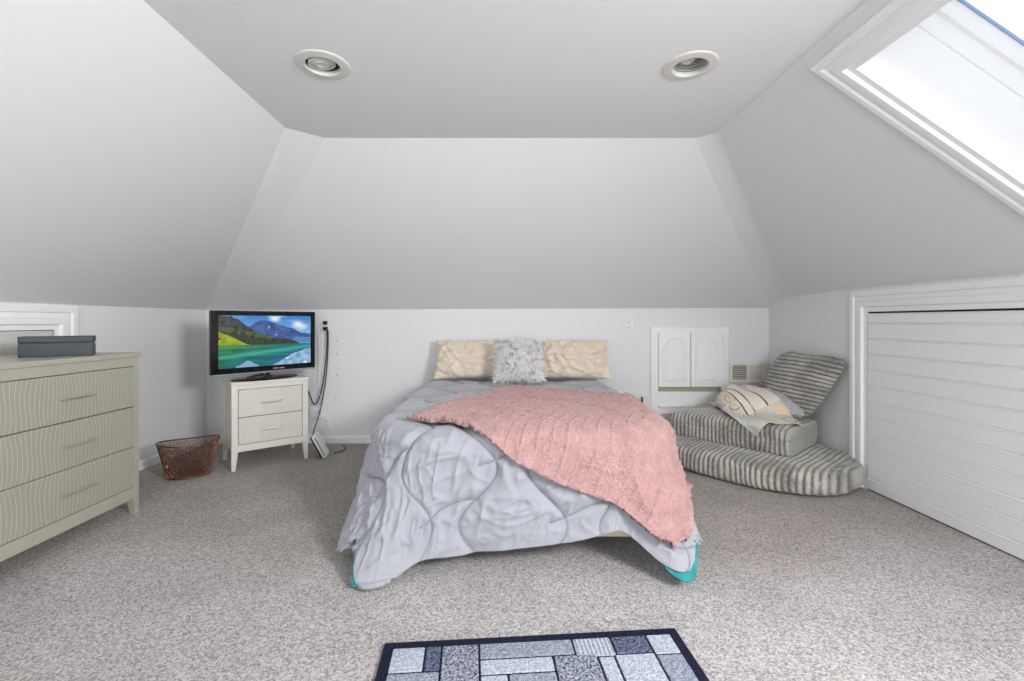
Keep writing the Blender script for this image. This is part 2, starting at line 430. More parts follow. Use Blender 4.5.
def drape(G, colliders, frames, mass=.3, tension=15, bend=1., quality=6, dist=.012, fric=30, air=1.5, selfc=False):
    """let a cloth grid fall and settle on the colliders; returns the settled grid"""
    ny, nx, _ = G.shape
    o = np_mesh('cloth_blank', G.reshape(-1, 3), grid_faces(ny, nx), M['duvet'])
    for c in colliders:
        m = c.modifiers.new('Collision', 'COLLISION'); c.collision.thickness_outer = .006; c.collision.thickness_inner = .05
        c.collision.cloth_friction = fric; c.collision.damping = .6; c.collision.use_culling = False
    m = o.modifiers.new('Cloth', 'CLOTH'); s = m.settings
    s.quality = quality; s.mass = mass; s.air_damping = air
    s.tension_stiffness = s.compression_stiffness = tension; s.shear_stiffness = tension*.5; s.bending_stiffness = bend
    s.tension_damping = s.compression_damping = 10; s.bending_damping = 1.
    cs = m.collision_settings; cs.use_collision = True; cs.distance_min = dist; cs.collision_quality = 4; cs.friction = fric
    cs.use_self_collision = selfc; cs.self_distance_min = .012
    m.point_cache.frame_start = 1; m.point_cache.frame_end = frames+5
    SC.frame_start = 1; SC.frame_end = frames+5
    for f in range(1, frames+1): SC.frame_set(f)
    dg = bpy.context.evaluated_depsgraph_get(); ev = o.evaluated_get(dg); me = ev.to_mesh()
    V = np.empty(len(me.vertices)*3, dtype=np.float32); me.vertices.foreach_get('co', V); ev.to_mesh_clear()
    bpy.data.objects.remove(o, do_unlink=True)
    for c in colliders:
        for mm in list(c.modifiers):
            if mm.type == 'COLLISION': c.modifiers.remove(mm)
    SC.frame_set(1)
    return V.astype(float).reshape(ny, nx, 3)

def superbox(half, ea, eb, div, mx=None):
    """closed rounded box on a fine grid; returns verts, faces (merged at the seams)"""
    hx, hy, hz = half; nx, ny, nz = div; Vs = []; Fs = []; off = 0
    lin = lambda n: np.linspace(-1, 1, n+1)
    for axis, (na, nb) in ((2, (nx, ny)), (0, (ny, nz)), (1, (nz, nx))):
        for sg in (-1, 1):
            A, B = np.meshgrid(lin(na), lin(nb)); C = np.full_like(A, sg)
            p = {2: (A, B, C), 0: (C, A, B), 1: (B, C, A)}[axis]
            Vs.append(np.stack([c.ravel() for c in p], 1)); Fs.append(grid_faces(nb+1, na+1, off, sg < 0)); off += A.size
    P = np.concatenate(Vs); F = np.concatenate(Fs)
    key = np.round(P*1e5).astype(np.int64); _, first, inv = np.unique(key, axis=0, return_index=True, return_inverse=True)
    P = P[first]; F = np.asarray(inv).reshape(-1)[F]
    nrm = ((np.abs(P[:, 0])**ea+np.abs(P[:, 1])**ea)**(eb/ea)+np.abs(P[:, 2])**eb)**(1/eb)
    P = P/nrm[:, None]*np.array([hx, hy, hz])
    return P, F
def vnormals(V, F):
    n = np.cross(V[F[:, 2]]-V[F[:, 0]], V[F[:, 3]]-V[F[:, 1]]); N = np.zeros_like(V)
    for k in range(4): np.add.at(N, F[:, k], n)
    return N/np.maximum(np.linalg.norm(N, axis=1, keepdims=True), 1e-9)

# ------------------------------------------------------------------ camera
cam = bpy.data.cameras.new('camera'); co = bpy.data.objects.new('camera', cam); COL.objects.link(co)
cam.sensor_width = 36.; cam.lens = 455/1024*36
cam.shift_x = (512-505)/1024; cam.shift_y = (321-340.5)/1024
co.location = (0, 0, H); co.rotation_euler = (PI/2, 0, 0); SC.camera = co; cam.clip_start = .05

# ------------------------------------------------------------------ room shell
XL, XR, YB, YN = -2.69, 2.38, 4.10, -2.6
ZC = 2.146; ZK = 1.20; ZR = 1.32; XCL, XCR = -1.14, 1.18; YC = 2.60
SU = Vector((XR-XCR, 0, ZR-ZC)); LS = SU.length; SU.normalize(); SN = Vector((SU.z, 0, -SU.x))   # down the right slope; outward normal
if SN.z < 0: SN = -SN
def sl(u, y, n=0.): return Vector((XCR, y, ZC))+SU*u+SN*n

def struct(mb, name, m, label, cat, **kw):
    return tag(mb.done(name, m, **kw), label, cat, kind='structure')

struct(MB().box(XL-.1, XR+.1, YN-.1, YB+.1, -.1, 0), 'floor', M['carpet'], 'beige-grey wall-to-wall carpet of the attic bedroom', 'carpet')
w = MB(); w.add([(XL, YN, 0), (XL, YB, 0), (XL, YB, ZK), (XL, YN, ZK), (XL-.1, YN, 0), (XL-.1, YB, 0), (XL-.1, YB, ZK), (XL-.1, YN, ZK)],
                [(0, 1, 2, 3), (4, 7, 6, 5), (3, 2, 6, 7), (0, 4, 5, 1), (0, 3, 7, 4), (1, 5, 6, 2)])
struct(w, 'wall_left', M['wall'], 'low white knee wall behind the dresser', 'wall')
struct(MB().box(XL, XR, YB, YB+.1, 0, ZK), 'wall_back', M['wall'], 'low white knee wall behind the bed', 'wall')
w = MB(); pr = [(YN, 0), (YB, 0), (YB, 1.30), (3.80, 1.36), (3.05, 1.36), (YN, 1.36)]; n = len(pr)
w.add([(XR, y, z) for y, z in pr]+[(XR+.1, y, z) for y, z in pr],
      [tuple(range(n)), tuple(reversed(range(n, 2*n)))]+[(i, (i+1) % n, n+(i+1) % n, n+i) for i in range(n)])
struct(w, 'wall_right', M['wall'], 'low grey knee wall behind the floor chair', 'wall')

# hip corners of the tray ceiling
A = (-1.19, 2.466, ZC); B = (-1.03, YC, ZC); CB = (-2.46, YB, ZK); D = (XL, YB, ZK)
E = (1.086, YC, ZC); Fp = (XCR, 2.50, ZC); G1 = (XR, YB, 1.217); G2 = (XR, 3.80, 1.300)
def ceiling():
    bm = bmesh.new()
    def loop(pts):
        vs = [bm.verts.new(p) for p in pts]
        return [bm.edges.new((vs[i], vs[(i+1) % len(vs)])) for i in range(len(vs))]
    hip = []
    for k in range(11):
        p0, p1 = Vector(Fp), Vector(E); c_ = p0+(Vector((XCR, YC, ZC))-p0)*.45; t_ = 1-k/10
        hip.append(tuple(p0*(1-t_)**2+c_*2*t_*(1-t_)+p1*t_*t_))
    ed = loop([(XCL, YN, ZC), A, B]+hip+[(XCR, YN, ZC)])
    for (cx, cy) in LIGHTS:
        ed += loop([(cx+.084*math.cos(2*PI*k/40), cy+.084*math.sin(2*PI*k/40), ZC) for k in range(40)])
    bmesh.ops.triangle_fill(bm, edges=ed, use_beauty=True, use_dissolve=False)
    me = bpy.data.meshes.new('ceiling'); bm.to_mesh(me); bm.free(); me.materials.append(M['ceil'])
    o = bpy.data.objects.new('ceiling', me); COL.objects.link(o)
    return tag(o, 'flat white tray ceiling with two recessed lights', 'ceiling', kind='structure')
LIGHTS = [(-.744, 1.859), (.760, 1.866)]
ceiling()
w = MB(); w.add([(XCL, YN, ZC), A, D, (XL, YN, ZK)], [(0, 1, 2), (0, 2, 3)])
struct(w, 'wall_slope_left', M['wall'], 'sloping white ceiling plane over the dresser', 'sloped wall')
w = MB(); w.add([A, B, CB, D], [(0, 1, 2, 3)])
struct(w, 'wall_slope_corner', M['wall'], 'narrow slanting facet above the television', 'sloped wall')
w = MB(); w.add([B, E, G1, (XR, YB, ZK), CB], [(0, 1, 2, 3, 4)])
struct(w, 'wall_slope_back', M['wall'], 'sloping white ceiling plane above the bed', 'sloped wall')
# right slope with the skylight opening and an assumed, unseen second one
SKY = [(.168, 1.15, .75, 1.70), (.168, 1.15, -.85, .35)]
w = MB()
ys = [YN, -.85, .35, .75, 1.70]
for i in range(4):
    y0, y1 = ys[i], ys[i+1]; hole = i in (1, 3)
    for (a, b) in ([(0, .168), (1.15, LS)] if hole else [(0, LS)]):
        w.add([sl(a, y0), sl(a, y1), sl(b, y1), sl(b, y0)], [(0, 1, 2, 3)])
w.add([sl(0, 1.70), Fp, G2, (XR, 3.05, ZR), sl(LS, 1.70)], [(0, 1, 2, 3, 4)])
nf = len(w.f)
def bez(a, c, b, k): return a*(1-k)**2+c*2*k*(1-k)+b*k*k
va = []
for p0, p1, pc in ((Fp, E, (XCR, YC, ZC)), (G2, G1, (XR, 4.02, ZR))):                 # plaster rounded off towards the hip
    p0, p1 = Vector(p0), Vector(p1); c_ = p0+(Vector(pc)-p0)*.45
    va += [bez(p0, c_, p1, k/10) for k in range(11)]
w.add(va, [(k, k+1, 12+k, 11+k) for k in range(10)])
wsr = struct(w, 'wall_slope_right', M['wall'], 'sloping grey ceiling plane around the skylight', 'sloped wall')
for k in range(nf, nf+10): wsr.data.polygons[k].use_smooth = True
# rear gable wall behind the camera; its window is added for fill light
w = MB(); wx0, wx1, wz0, wz1 = -.95, .95, .30, 1.75
prof = [(XL, 0), (XR, 0), (XR, ZR), (XCR, ZC), (XCL, ZC), (XL, ZK)]
w.add([(XL, YN, 0), (wx0, YN, 0), (wx0, YN, ZC), (XCL, YN, ZC), (XL, YN, ZK)], [(0, 1, 2, 3, 4)])
w.add([(wx1, YN, 0), (XR, YN, 0), (XR, YN, ZR), (XCR, YN, ZC), (wx1, YN, ZC)], [(0, 1, 2, 3, 4)])
w.add([(wx0, YN, 0), (wx1, YN, 0), (wx1, YN, wz0), (wx0, YN, wz0)], [(0, 1, 2, 3)])
w.add([(wx0, YN, wz1), (wx1, YN, wz1), (wx1, YN, ZC), (wx0, YN, ZC)], [(0, 1, 2, 3)])
struct(w, 'wall_rear', M['wall'], 'gable wall behind the viewer with an added fill-light window', 'wall')

PROF = [(0, 0), (0, .016), (.012, .022), (.03, .022), (.036, .014), (.055, .014), (.062, .024), (.085, .024), (.092, .012), (.115, .012), (.115, -.004)]
def skylight(name, k, label):
    u0, u1, y0, y1 = SKY[k]; r = setting(name, label, 'skylight')
    O = sl(0, 0)
    MB().sweep_frame(O, (0, 1, 0), SU, -SN, y0-.115, y1+.115, u0-.115, u1+.115, PROF).done('casing', M['trim'], r)
    s = MB()
    def ring(a0, a1, d0, d1):                    # four liner walls between depths, and a step
        (ya, yb, ua, ub) = a0; (yc, yd, uc, ud) = a1
        p = [sl(ua, ya, d0), sl(ua, yb, d0), sl(ub, yb, d0), sl(ub, ya, d0)]; q_ = [sl(uc, yc, d1), sl(uc, yd, d1), sl(ud, yd, d1), sl(ud, yc, d1)]
        s.add(p+q_, [(i, (i+1) % 4, 4+(i+1) % 4, 4+i) for i in range(4)])
    b = (y0, y1, u0, u1); c = (y0-.006, y1+.006, u0-.006, u1+.006); d = (y0+.012, y1-.012, u0+.012, u1-.012); e = (y0+.017, y1-.017, u0+.017, u1-.017)
    ring(b, b, .004, .25)
    s.done('light_shaft', M['trim'], r)
    s = MB(); ring(b, c, .25, .252); ring(c, c, .252, .256); ring(c, b, .256, .258); ring(b, b, .258, .33); ring(b, d, .33, .335); ring(d, d, .335, .40)
    s.done('sash', M['trim'], r)
    s = MB(); ring(d, e, .40, .401); ring(e, e, .401, .411); s.done('gasket', M['gasket'], r)
    g = MB(); g.add([sl(u0, y0, .41), sl(u0, y1, .41), sl(u1, y1, .41), sl(u1, y0, .41), sl(u0, y0, .416), sl(u0, y1, .416), sl(u1, y1, .416), sl(u1, y0, .416)],
                    [(0, 1, 2, 3), (7, 6, 5, 4), (0, 4, 5, 1), (1, 5, 6, 2), (2, 6, 7, 3), (3, 7, 4, 0)])
    g.done('pane', M['glass'], r)
skylight('window_1', 0, 'white framed skylight in the right slope')
skylight('assumed_skylight', 1, 'assumed second skylight in the right slope behind the viewer, added for key light')  # unseen; assumed from the television's shadow, holds the added key lamp
r = setting('fill_window', 'added gable window behind the viewer, for fill light', 'window')
MB().sweep_frame((0, YN, 0), (1, 0, 0), (0, 0, 1), (0, 1, 0), wx0-.1, wx1+.1, wz0-.1, wz1+.1, [(a*.87, b) for a, b in PROF]).done('casing', M['trim'], r)
s = MB(); s.sweep_frame((0, YN, 0), (1, 0, 0), (0, 0, 1), (0, -1, 0), wx0, wx1, wz0, wz1, [(0, 0), (0, .12), (.05, .12), (.05, .16)]); s.box(-.03, .03, YN-.15, YN-.12, wz0, wz1); s.done('sash', M['trim'], r)
MB().box(wx0, wx1, YN-.15, YN-.145, wz0, wz1).done('pane', M['glass'], r)

# baseboards
def base_prof(o0, o1, N, h=.067):
    o0, o1, N = Vector(o0), Vector(o1), Vector(N); b = MB()
    p = [(0, 0), (.012, 0), (.012, h-.014), (.006, h), (0, h)]
    b.add([tuple(o+N*d+Vector((0, 0, z))) for o in (o0, o1) for d, z in p],
          [(i, (i+1) % 5, 5+(i+1) % 5, 5+i) for i in range(5)]+[(4, 3, 2, 1, 0), (5, 6, 7, 8, 9)])
    return b
struct(base_prof((XL+.012, YB, 0), (1.30, YB, 0), (0, -1, 0)), 'baseboard_back', M['trim'], 'white baseboard along the back knee wall', 'baseboard')
struct(base_prof((XL, 2.86, 0), (XL, YB-.012, 0), (1, 0, 0)), 'baseboard_left', M['trim'], 'white baseboard along the left knee wall', 'baseboard')

# ------------------------------------------------------------------ right closet door of horizontal beadboard
r = setting('door_1', 'white beadboard closet door in the right knee wall', 'door')
DP = [(0, 0), (0, .018), (.012, .026), (.04, .026), (.046, .016), (.07, .016), (.078, .028), (.11, .028), (.118, .014), (.145, .014), (.145, -.01)]
MB().sweep_frame((XR, 0, 0), (0, 1, 0), (0, 0, 1), (-1, 0, 0), .7, 3.12, 0, 1.305, DP, closed=False).done('casing', M['trim'], r)
p = MB(); x = XR-.014; y0, y1 = .85, 2.968; z = .0; lines = [.079+.101*k for k in range(11)]
edges = [.006]+[l for l in lines]+[1.149]
for a, b in zip(edges[:-1], edges[1:]):
    v = []
    for yy in (y0, y1):
        for (dx, zz) in ((.004, a), (0, a+.005), (0, b-.010), (-.0035, b-.007), (0, b-.004), (.005, b-.002), (.005, b)):
            v.append((x+dx, yy, zz))
    p.add(v, [(i, i+1, 8+i, 7+i) for i in range(6)]); 
p.add([(x+.001, y1, .006), (x+.05, y1, .006), (x+.05, y1, 1.149), (x+.001, y1, 1.149)], [(0, 1, 2, 3)])
p.add([(x+.005, y0, 1.149), (x+.005, y1, 1.149), (x+.05, y1, 1.149), (x+.05, y0, 1.149)], [(0, 1, 2, 3)])
p.done('panel', M['bead'], r)
MB().box(XR-.006, XR-.002, .84, 2.985, .0, 1.185).done('reveal', M['gap'], r)
# ------------------------------------------------------------------ left closet door behind the dresser
r = setting('door_2', 'pale closet door with moulded white casing behind the dresser', 'door')
MB().sweep_frame((XL, 0, 0), (0, 1, 0), (0, 0, 1), (1, 0, 0), 1.05, 2.85, 0, 1.193, [(a, b) for a, b in DP], closed=False).done('casing', M['trim'], r)
MB().box(XL+.001, XL+.003, 1.18, 2.705, .0, 1.052).done('reveal', M['gap'], r)
MB().box(XL+.003, XL+.012, 1.19, 2.696, .005, 1.044).done('panel', M['sagedoor'], r, bevel=.003)

# ------------------------------------------------------------------ recessed lights
def recessed(cx, cy, label, kind):
    t = thing('recessed_light', label, 'ceiling light', (cx, cy, ZC), 0)
    MB().lathe([(.107, .0), (.107, -.003), (.102, -.0055), (.074, -.008), (.069, -.007), (.067, -.002), (.067, .012), (.072, .012), (.076, 0.0)], 64, close=True).done('trim_ring', M['lighttrim'], t)
    c = MB(); pr = [(.066, .01)]
    for k in range(7): pr += [(.066, .014+k*.012), (.062, .020+k*.012)]
    pr += [(.066, .10)]
    c.lathe(pr+[(.07, .10), (.07, .01)], 40, close=True); c.lathe([(.07, .10), (.07, .103)], 40)
    c.done('can', M['baffle'] if kind == 'open' else M['dark'], t, smooth=False)
    b = MB()
    if kind == 'gimbal':
        mx = Matrix.Translation((-.003, .0, .004)) @ Euler((math.radians(6), math.radians(-6), 0)).to_matrix().to_4x4()
        b.lathe([(.001, -.004), (.02, -.003), (.022, -.006), (.026, -.006), (.028, -.002), (.044, 0), (.049, .004), (.049, .02), (.03, .05)], 40, mx=mx)
        b.done('bulb', M['bulb'], t, smooth=True)
        MB().lathe([(.053, -.002), (.053, .014), (.050, .014), (.050, -.002)], 40, mx=mx, close=True).done('gimbal_ring', M['lighttrim'], t, smooth=True)
    else:
        mx = Matrix.Translation((-.02, -.008, .02)) @ Euler((0, math.radians(12), 0)).to_matrix().to_4x4()
        b.lathe([(.001, -.012), (.012, -.011), (.026, -.004), (.034, .008), (.034, .02), (.02, .05)], 36, mx=mx)
        b.done('bulb', M['bulb'], t, smooth=True)
recessed(*LIGHTS[0], 'unlit recessed ceiling light whose frosted bulb fills the tilted ring', 'gimbal')
recessed(*LIGHTS[1], 'unlit recessed ceiling light nearer the skylight with an open ribbed can', 'open')

# ------------------------------------------------------------------ drawers / dresser
def drawer(parent, x0, x1, z0, z1, yf, m, hw, mh, depth=.018):
    """front panel facing -y at yf; UV in metres for the embossing; handle in front"""
    b = MB(); b.box(x0, x1, yf, yf+depth, z0, z1)
    o = b.done('drawer', m, parent)
    me = o.data; ul = me.uv_layers.new(name='UVMap'); off = random.uniform(0, .3)
    for lp in me.loops:
        c = me.vertices[lp.vertex_index].co; ul.data[lp.index].uv = (c.x-x0+off, c.z-z0)
    bv = o.modifiers.new('b', 'BEVEL'); bv.width = .003; bv.segments = 2; bv.limit_method = 'ANGLE'
    cx, cz = (x0+x1)/2, (z0+z1)/2; h = MB()
    h.tube([(cx-hw/2, yf-.026, cz), (cx+hw/2, yf-.026, cz)], .0058, 10)
    for s_ in (-1, 1): h.box(cx+s_*(hw/2-.012)-.005, cx+s_*(hw/2-.012)+.005, yf-.026, yf+.002, cz-.005, cz+.005)
    h.done('handle', mh, o, smooth=False)
    return o

# dresser: front faces +X (towards the room); built facing -y then turned
DL = 1.52; DD = .55
t = thing('dresser', 'champagne dresser with crocodile-embossed drawers and chrome bar handles', 'dresser', (-2.107, 1.86, 0), PI/2)
# local x runs along world +Y, local y into the wall (-X)
x0, x1 = -DL/2, DL/2
MB().box(x0-.006, x1+.006, -.008, DD, .895, .92).done('top', M['champ'], t, bevel=.004)
MB().box(x0+.036, x1-.036, .0, .02, .845, .895).done('top_rail', M['champ'], t, bevel=.002)
MB().box(x0+.036, x1-.036, .0, .02, .092, .157).done('bottom_rail', M['champ'], t, bevel=.002)
MB().box(-.018, .018, .0, .02, .157, .845).done('centre_post', M['champ'], t, bevel=.002)
c = MB()
c.box(x0+.004, x0+.036, .02, DD-.004, .10, .895); c.box(x1-.036, x1-.004, .02, DD-.004, .10, .895); c.box(x0+.036, x1-.036, DD-.02, DD-.006, .10, .895)
c.box(x0+.036, x1-.036, .035, DD-.02, .10, .13)
c.done('carcass', M['champ'], t, bevel=.002)
MB().box(x0+.036, x1-.036, .024, .034, .13, .89).done('inner_back', M['gap'], t)
for sx in (-1, 1):
    for yy in (0, DD-.05):
        b = MB(); xa, xb = (x1-.036, x1) if sx > 0 else (x0, x0+.036)
        b.box(xa, xb, yy, yy+.05, .10, .895); b.taper(xa, xb, yy, yy+.05, 0.0, .10, .7, sx, -1 if yy == 0 else 1)
        b.done('leg', M['champ'], t, bevel=.002)
rows = [(.160, .386), (.389, .613), (.617, .842)]
for (a, b) in rows:
    for (xa, xb) in ((x0+.038, -.020), (.020, x1-.039)):
        drawer(t, xa, xb, a, b, -.002, M['croc'], .165, M['chrome'])

# ------------------------------------------------------------------ box on the dresser
ang = math.atan2(2.388-2.23, -2.162+2.39)
t = thing('storage_box', 'dark slate blue lidded box lying on the dresser top', 'box', (-2.39, 2.23, .9205), ang)
# local x along its front (right edge farther), local -y towards the viewer
MB().box(0, .276, 0, .10, 0, .068).done('body', M['boxblue'], t, bevel=.003)
MB().box(-.001, .277, -.001, .101, .070, .102).done('lid', M['boxblue'], t, bevel=.004)
MB().box(.002, .274, .002, .098, .066, .072).done('seam', M['boxedge'], t)
c = MB(); c.box(.277, .284, .040, .052, .062, .074); c.done('clasp', M['chrome'], t, bevel=.002)

# ------------------------------------------------------------------ nightstand
NA = math.atan2(.34, .41); NC = Vector((-1.99, 3.31, 0))
t = thing('nightstand', 'silver-white two-drawer nightstand under the television', 'nightstand', NC, NA)
NW, ND, NH = .533, .40, .65
MB().box(-.004, NW+.004, -.006, ND, NH-.022, NH).done('top', M['silverwood'], t, bevel=.004)
MB().box(.042, NW-.042, 0, .02, .595, NH-.022).done('top_rail', M['silverwood'], t, bevel=.002)
MB().box(.042, NW-.042, 0, .02, .135, .185).done('bottom_rail', M['silverwood'], t, bevel=.002)
c = MB(); c.box(.006, .042, .04, ND-.04, .14, NH-.022); c.box(NW-.042, NW-.006, .04, ND-.04, .14, NH-.022); c.box(.042, NW-.042, ND-.02, ND-.006, .14, NH-.022); c.box(.042, NW-.042, .02, ND-.02, .14, .16)
c.done('carcass', M['silverwood'], t, bevel=.002)
MB().box(.042, NW-.042, .024, .030, .16, .62).done('inner_back', M['gap'], t)
for xa, sx in ((0, -1), (NW-.042, 1)):
    for yy in (0, ND-.042):
        b = MB(); b.box(xa, xa+.042, yy, yy+.042, .14, NH-.022); b.taper(xa, xa+.042, yy, yy+.042, 0, .14, .62, sx, -1 if yy == 0 else 1)
        b.done('leg', M['silverwood'], t, bevel=.002)
drawer(t, .045, NW-.045, .389, .592, .002, M['crocpale'], .145, M['chrome'])
drawer(t, .045, NW-.045, .188, .385, .002, M['crocpale'], .145, M['chrome'])

# ------------------------------------------------------------------ television
TA = math.atan2(.614, .492); TP = Vector((-2.11, 3.26, 0))
TW, TZ0, TZ1 = .787, .707, 1.177
t = thing('television', 'flat-screen television showing a lake and mountains on the nightstand', 'television', (TP.x, TP.y, .65), TA)
z0, z1 = TZ0-.65, TZ1-.65
b = MB(); sx0, sx1, sz0, sz1 = .050, TW-.040, z0+.044, z1-.036
b.sweep_frame((0, 0, 0), (1, 0, 0), (0, 0, 1), (0, -1, 0), 0, TW, z0, z1, [(0, -.03), (0, .0), (.004, .006), (.030, .006), (.032, .001)])
b.box(sx0-.02, TW-.005, -.0005, 0.0, z0+.02, sz0); b.box(.005, sx0, -.0005, 0, z0+.03, z1-.03)
b.box(.03, TW-.03, -.001, .0, z1-.04, sz1); b.box(sx1, TW-.03, -.001, .0, z0+.03, z1-.03)
b.done('bezel', M['gloss'], t)
MB().box(.002, TW-.002, -.004, .028, z0-.012, z0+.006).done('lower_trim', M['greyplastic'], t, bevel=.003)
c = MB(); c.taper(.02, TW-.02, .0, .03, z0+.01, z1-.01, 1); c.taper(.16, TW-.16, .03, .085, z0+.05, z1-.09, 1); c.done('back_shell', M['black'], t, bevel=.01)
def picture(u, v):
    """mountain lake: u to the right, v downwards"""
    n = lambda s, k=0, sy=1.: vnoise(np.stack([u*s, v*s*sy, np.full_like(u, k+.5)], 1), k)
    C = lambda r, g, b: np.array([r, g, b], float)
    def lay(mask, col): img[mask] = col[mask] if getattr(col, 'ndim', 1) == 2 else col
    img = np.zeros((len(u), 3)); jag = .018*n(26, 1, .01)+.010*n(60, 2, .01)
    # sky and clouds
    k = np.clip(v/.4, 0, 1)[:, None]; img[:] = C(58, 130, 212)*(1-k)+C(150, 200, 240)*k
    cl = np.clip(n(5, 3, 1.6)*.9+n(12, 4, 1.6)*.5+1.1*np.exp(-((u-.57)/.10)**2-((v-.05)/.08)**2)+1.2*np.exp(-((u-.9)/.14)**2-((v-.2)/.13)**2)+.5*np.exp(-((u-.25)/.1)**2-((v-.1)/.1)**2)-.35, 0, 1)[:, None]
    img = img*(1-cl)+C(246, 250, 255)*cl
    far = np.interp(u, [.22, .3, .36, .42, .47, .52, .57, .62, .68, .74, .80, .86, .92, 1.], [.25, .22, .15, .10, .085, .10, .15, .17, .20, .24, .28, .33, .36, .37])+jag
    rock = C(66, 96, 160)+np.stack([n(18, 5)*22, n(18, 5)*24, n(18, 5)*24], 1)+np.stack([n(50, 6)*14]*3, 1)
    lay((v > far) & (v < .56) & (u > .2), rock)
    sn = (v > far+.06) & (n(22, 7, .6) > .55) & (u > .5) & (u < .85) & (v < .42); lay(sn, C(150, 170, 210))
    hz = (v > .45) & (v < .56) & (u > .78); lay(hz, C(92, 140, 190))
    near = np.interp(u, [0, .06, .12, .18, .24, .3, .36], [0., .0, .02, .06, .16, .22, .30])+jag
    lay((v > near) & (v < .5) & (u < .36), C(62, 66, 70)+np.stack([n(24, 8)*26]*3, 1)+np.stack([n(60, 9)*14]*3, 1))
    fo = np.interp(u, [0, .1, .2, .3, .45, .6, .72, .8, .85], [.18, .24, .29, .33, .39, .45, .48, .51, .555])+.022*n(70, 10, .01)
    g = np.clip((n(40, 11, .25)+1)/2, 0, 1)[:, None]
    lay((v > fo) & (v < .575) & (u < .85), C(24, 36, 20)*(1-g)+C(72, 84, 48)*g)
    lay((v > fo-.02) & (v > .2+.3*u) & (v < fo+.10-.1*u) & (u < .55) & (n(30, 12, .4) > -.1), C(84, 96, 66))
    me_ = np.interp(u, [0, .04, .10, .18, .26, .32], [.30, .34, .38, .46, .54, .575]); gy = np.clip((n(20, 13)+1)/2, 0, 1)[:, None]
    lay((v > me_) & (v < .575) & (u < .32) & (n(16, 14) > -.45), C(110, 140, 20)*(1-gy)+C(190, 200, 40)*gy)
    # water
    wv = np.clip((v-.57)/.43, 0, 1)[:, None]; wu = np.clip(u, 0, 1)[:, None]
    water = (C(36, 120, 70)*(1-wu)+C(26, 110, 150)*wu)*(1-wv)+(C(22, 112, 104)*(1-wu)+C(20, 120, 160)*wu)*wv
    st = n(6, 15, 7)[:, None]; water = water+st*C(14, 28, 24)
    band = np.exp(-((v-(.80-.16*u))/.035)**2)[:, None]; water = water*(1-.75*band)+C(70, 196, 160)*.75*band
    band2 = np.exp(-((v-.615)/.016)**2)[:, None]*np.clip(1.2-wu*1.4, 0, 1); water = water*(1-.7*band2)+C(90, 190, 80)*.7*band2
    lay(v > .575, water)
    rf = (v > np.interp(u, [.55, .62, .7, .8, .9, 1], [1.0, .93, .86, .78, .72, .68])+jag) & (u > .55)
    lay(rf, C(150, 190, 226)+np.stack([n(20, 16)*40]*3, 1)); lay(rf & (n(14, 17) > .45), C(238, 243, 250))
    lf = (v > .97-.09*np.exp(-((u-.29)/.06)**2)) & (u > .17) & (u < .40); lay(lf, C(140, 178, 216))
    lay((v > .575) & (u < .12) & (v < .72) & (n(20, 18) > .1), C(92, 128, 30))
    return np.clip(img, 0, 255)
nx_, ny_ = 200, 112
U, Vv = np.meshgrid(np.linspace(0, 1, nx_), np.linspace(0, 1, ny_))
Vt = np.stack([sx0+U.ravel()*(sx1-sx0), np.full(U.size, -.002), sz1-Vv.ravel()*(sz1-sz0)], 1)
scr = np_mesh('screen', Vt, grid_faces(ny_, nx_, 0, True), M['screen'], t, False)
img = picture(U.ravel(), Vv.ravel())/255
lin_ = np.where(img <= .04045, img/12.92, ((img+.055)/1.055)**2.4)
at = scr.data.attributes.new('picture', 'FLOAT_COLOR', 'POINT'); at.data.foreach_set('color', np.concatenate([lin_, np.ones((len(lin_), 1))], 1).astype(np.float32).ravel())
b = MB()                                             # small lettering mark under the screen: pale strokes over red
bx = TW*.555
for k, w_ in enumerate((.008, .009, .008, .003, .007, .008, .009)):
    xx = bx+k*.0125; b.box(xx, xx+w_, -.0075, -.0065, z0+.0155, z0+.0245)
b.done('brand_mark', mat('pale_red_brand_mark', srgb(226, 176, 170), .4), t)
MB().lathe([(.045, .012), (.04, .03), (.036, .06), (.036, .12)], 24, mx=Matrix.Translation((TW/2, .035, .0)), sy=.6).done('neck', M['gloss'], t, smooth=True)
MB().lathe([(.25, .0), (.25, .006), (.24, .011), (.06, .016), (.045, .016)], 48, mx=Matrix.Translation((TW/2, .03, .0)), sy=.56).done('base', M['gloss'], t, smooth=True)

# small dark gadget and its cable lying in front of the neck
gp = Vector((-1.842, 3.415, .666)); 
t = thing('dark_gadget', 'small black gadget lying on the television base in front of its neck', 'gadget', gp, NA)
b = MB(); b.lathe([(.01, -.0), (.05, .0), (.062, .012), (.056, .026), (.03, .034), (.002, .036)], 28, sx=1.15, sy=.62)
b.lathe([(.004, .0), (.024, .002), (.03, .012), (.024, .022), (.003, .026)], 20, mx=Matrix.Translation((-.066, -.022, 0))); b.lathe([(.004, .0), (.024, .002), (.03, .012), (.024, .022), (.003, .026)], 20, mx=Matrix.Translation((.066, -.022, 0)))
b.done('grip_body', M['black'], t, smooth=True)
for sx in (-.032, .032):
    MB().lathe([(.006, .03), (.006, .040), (.011, .043), (.011, .047), (.002, .049)], 16, mx=Matrix.Translation((sx, -.008, 0))).done('thumb_stick', M['greyplastic'], t, smooth=True)

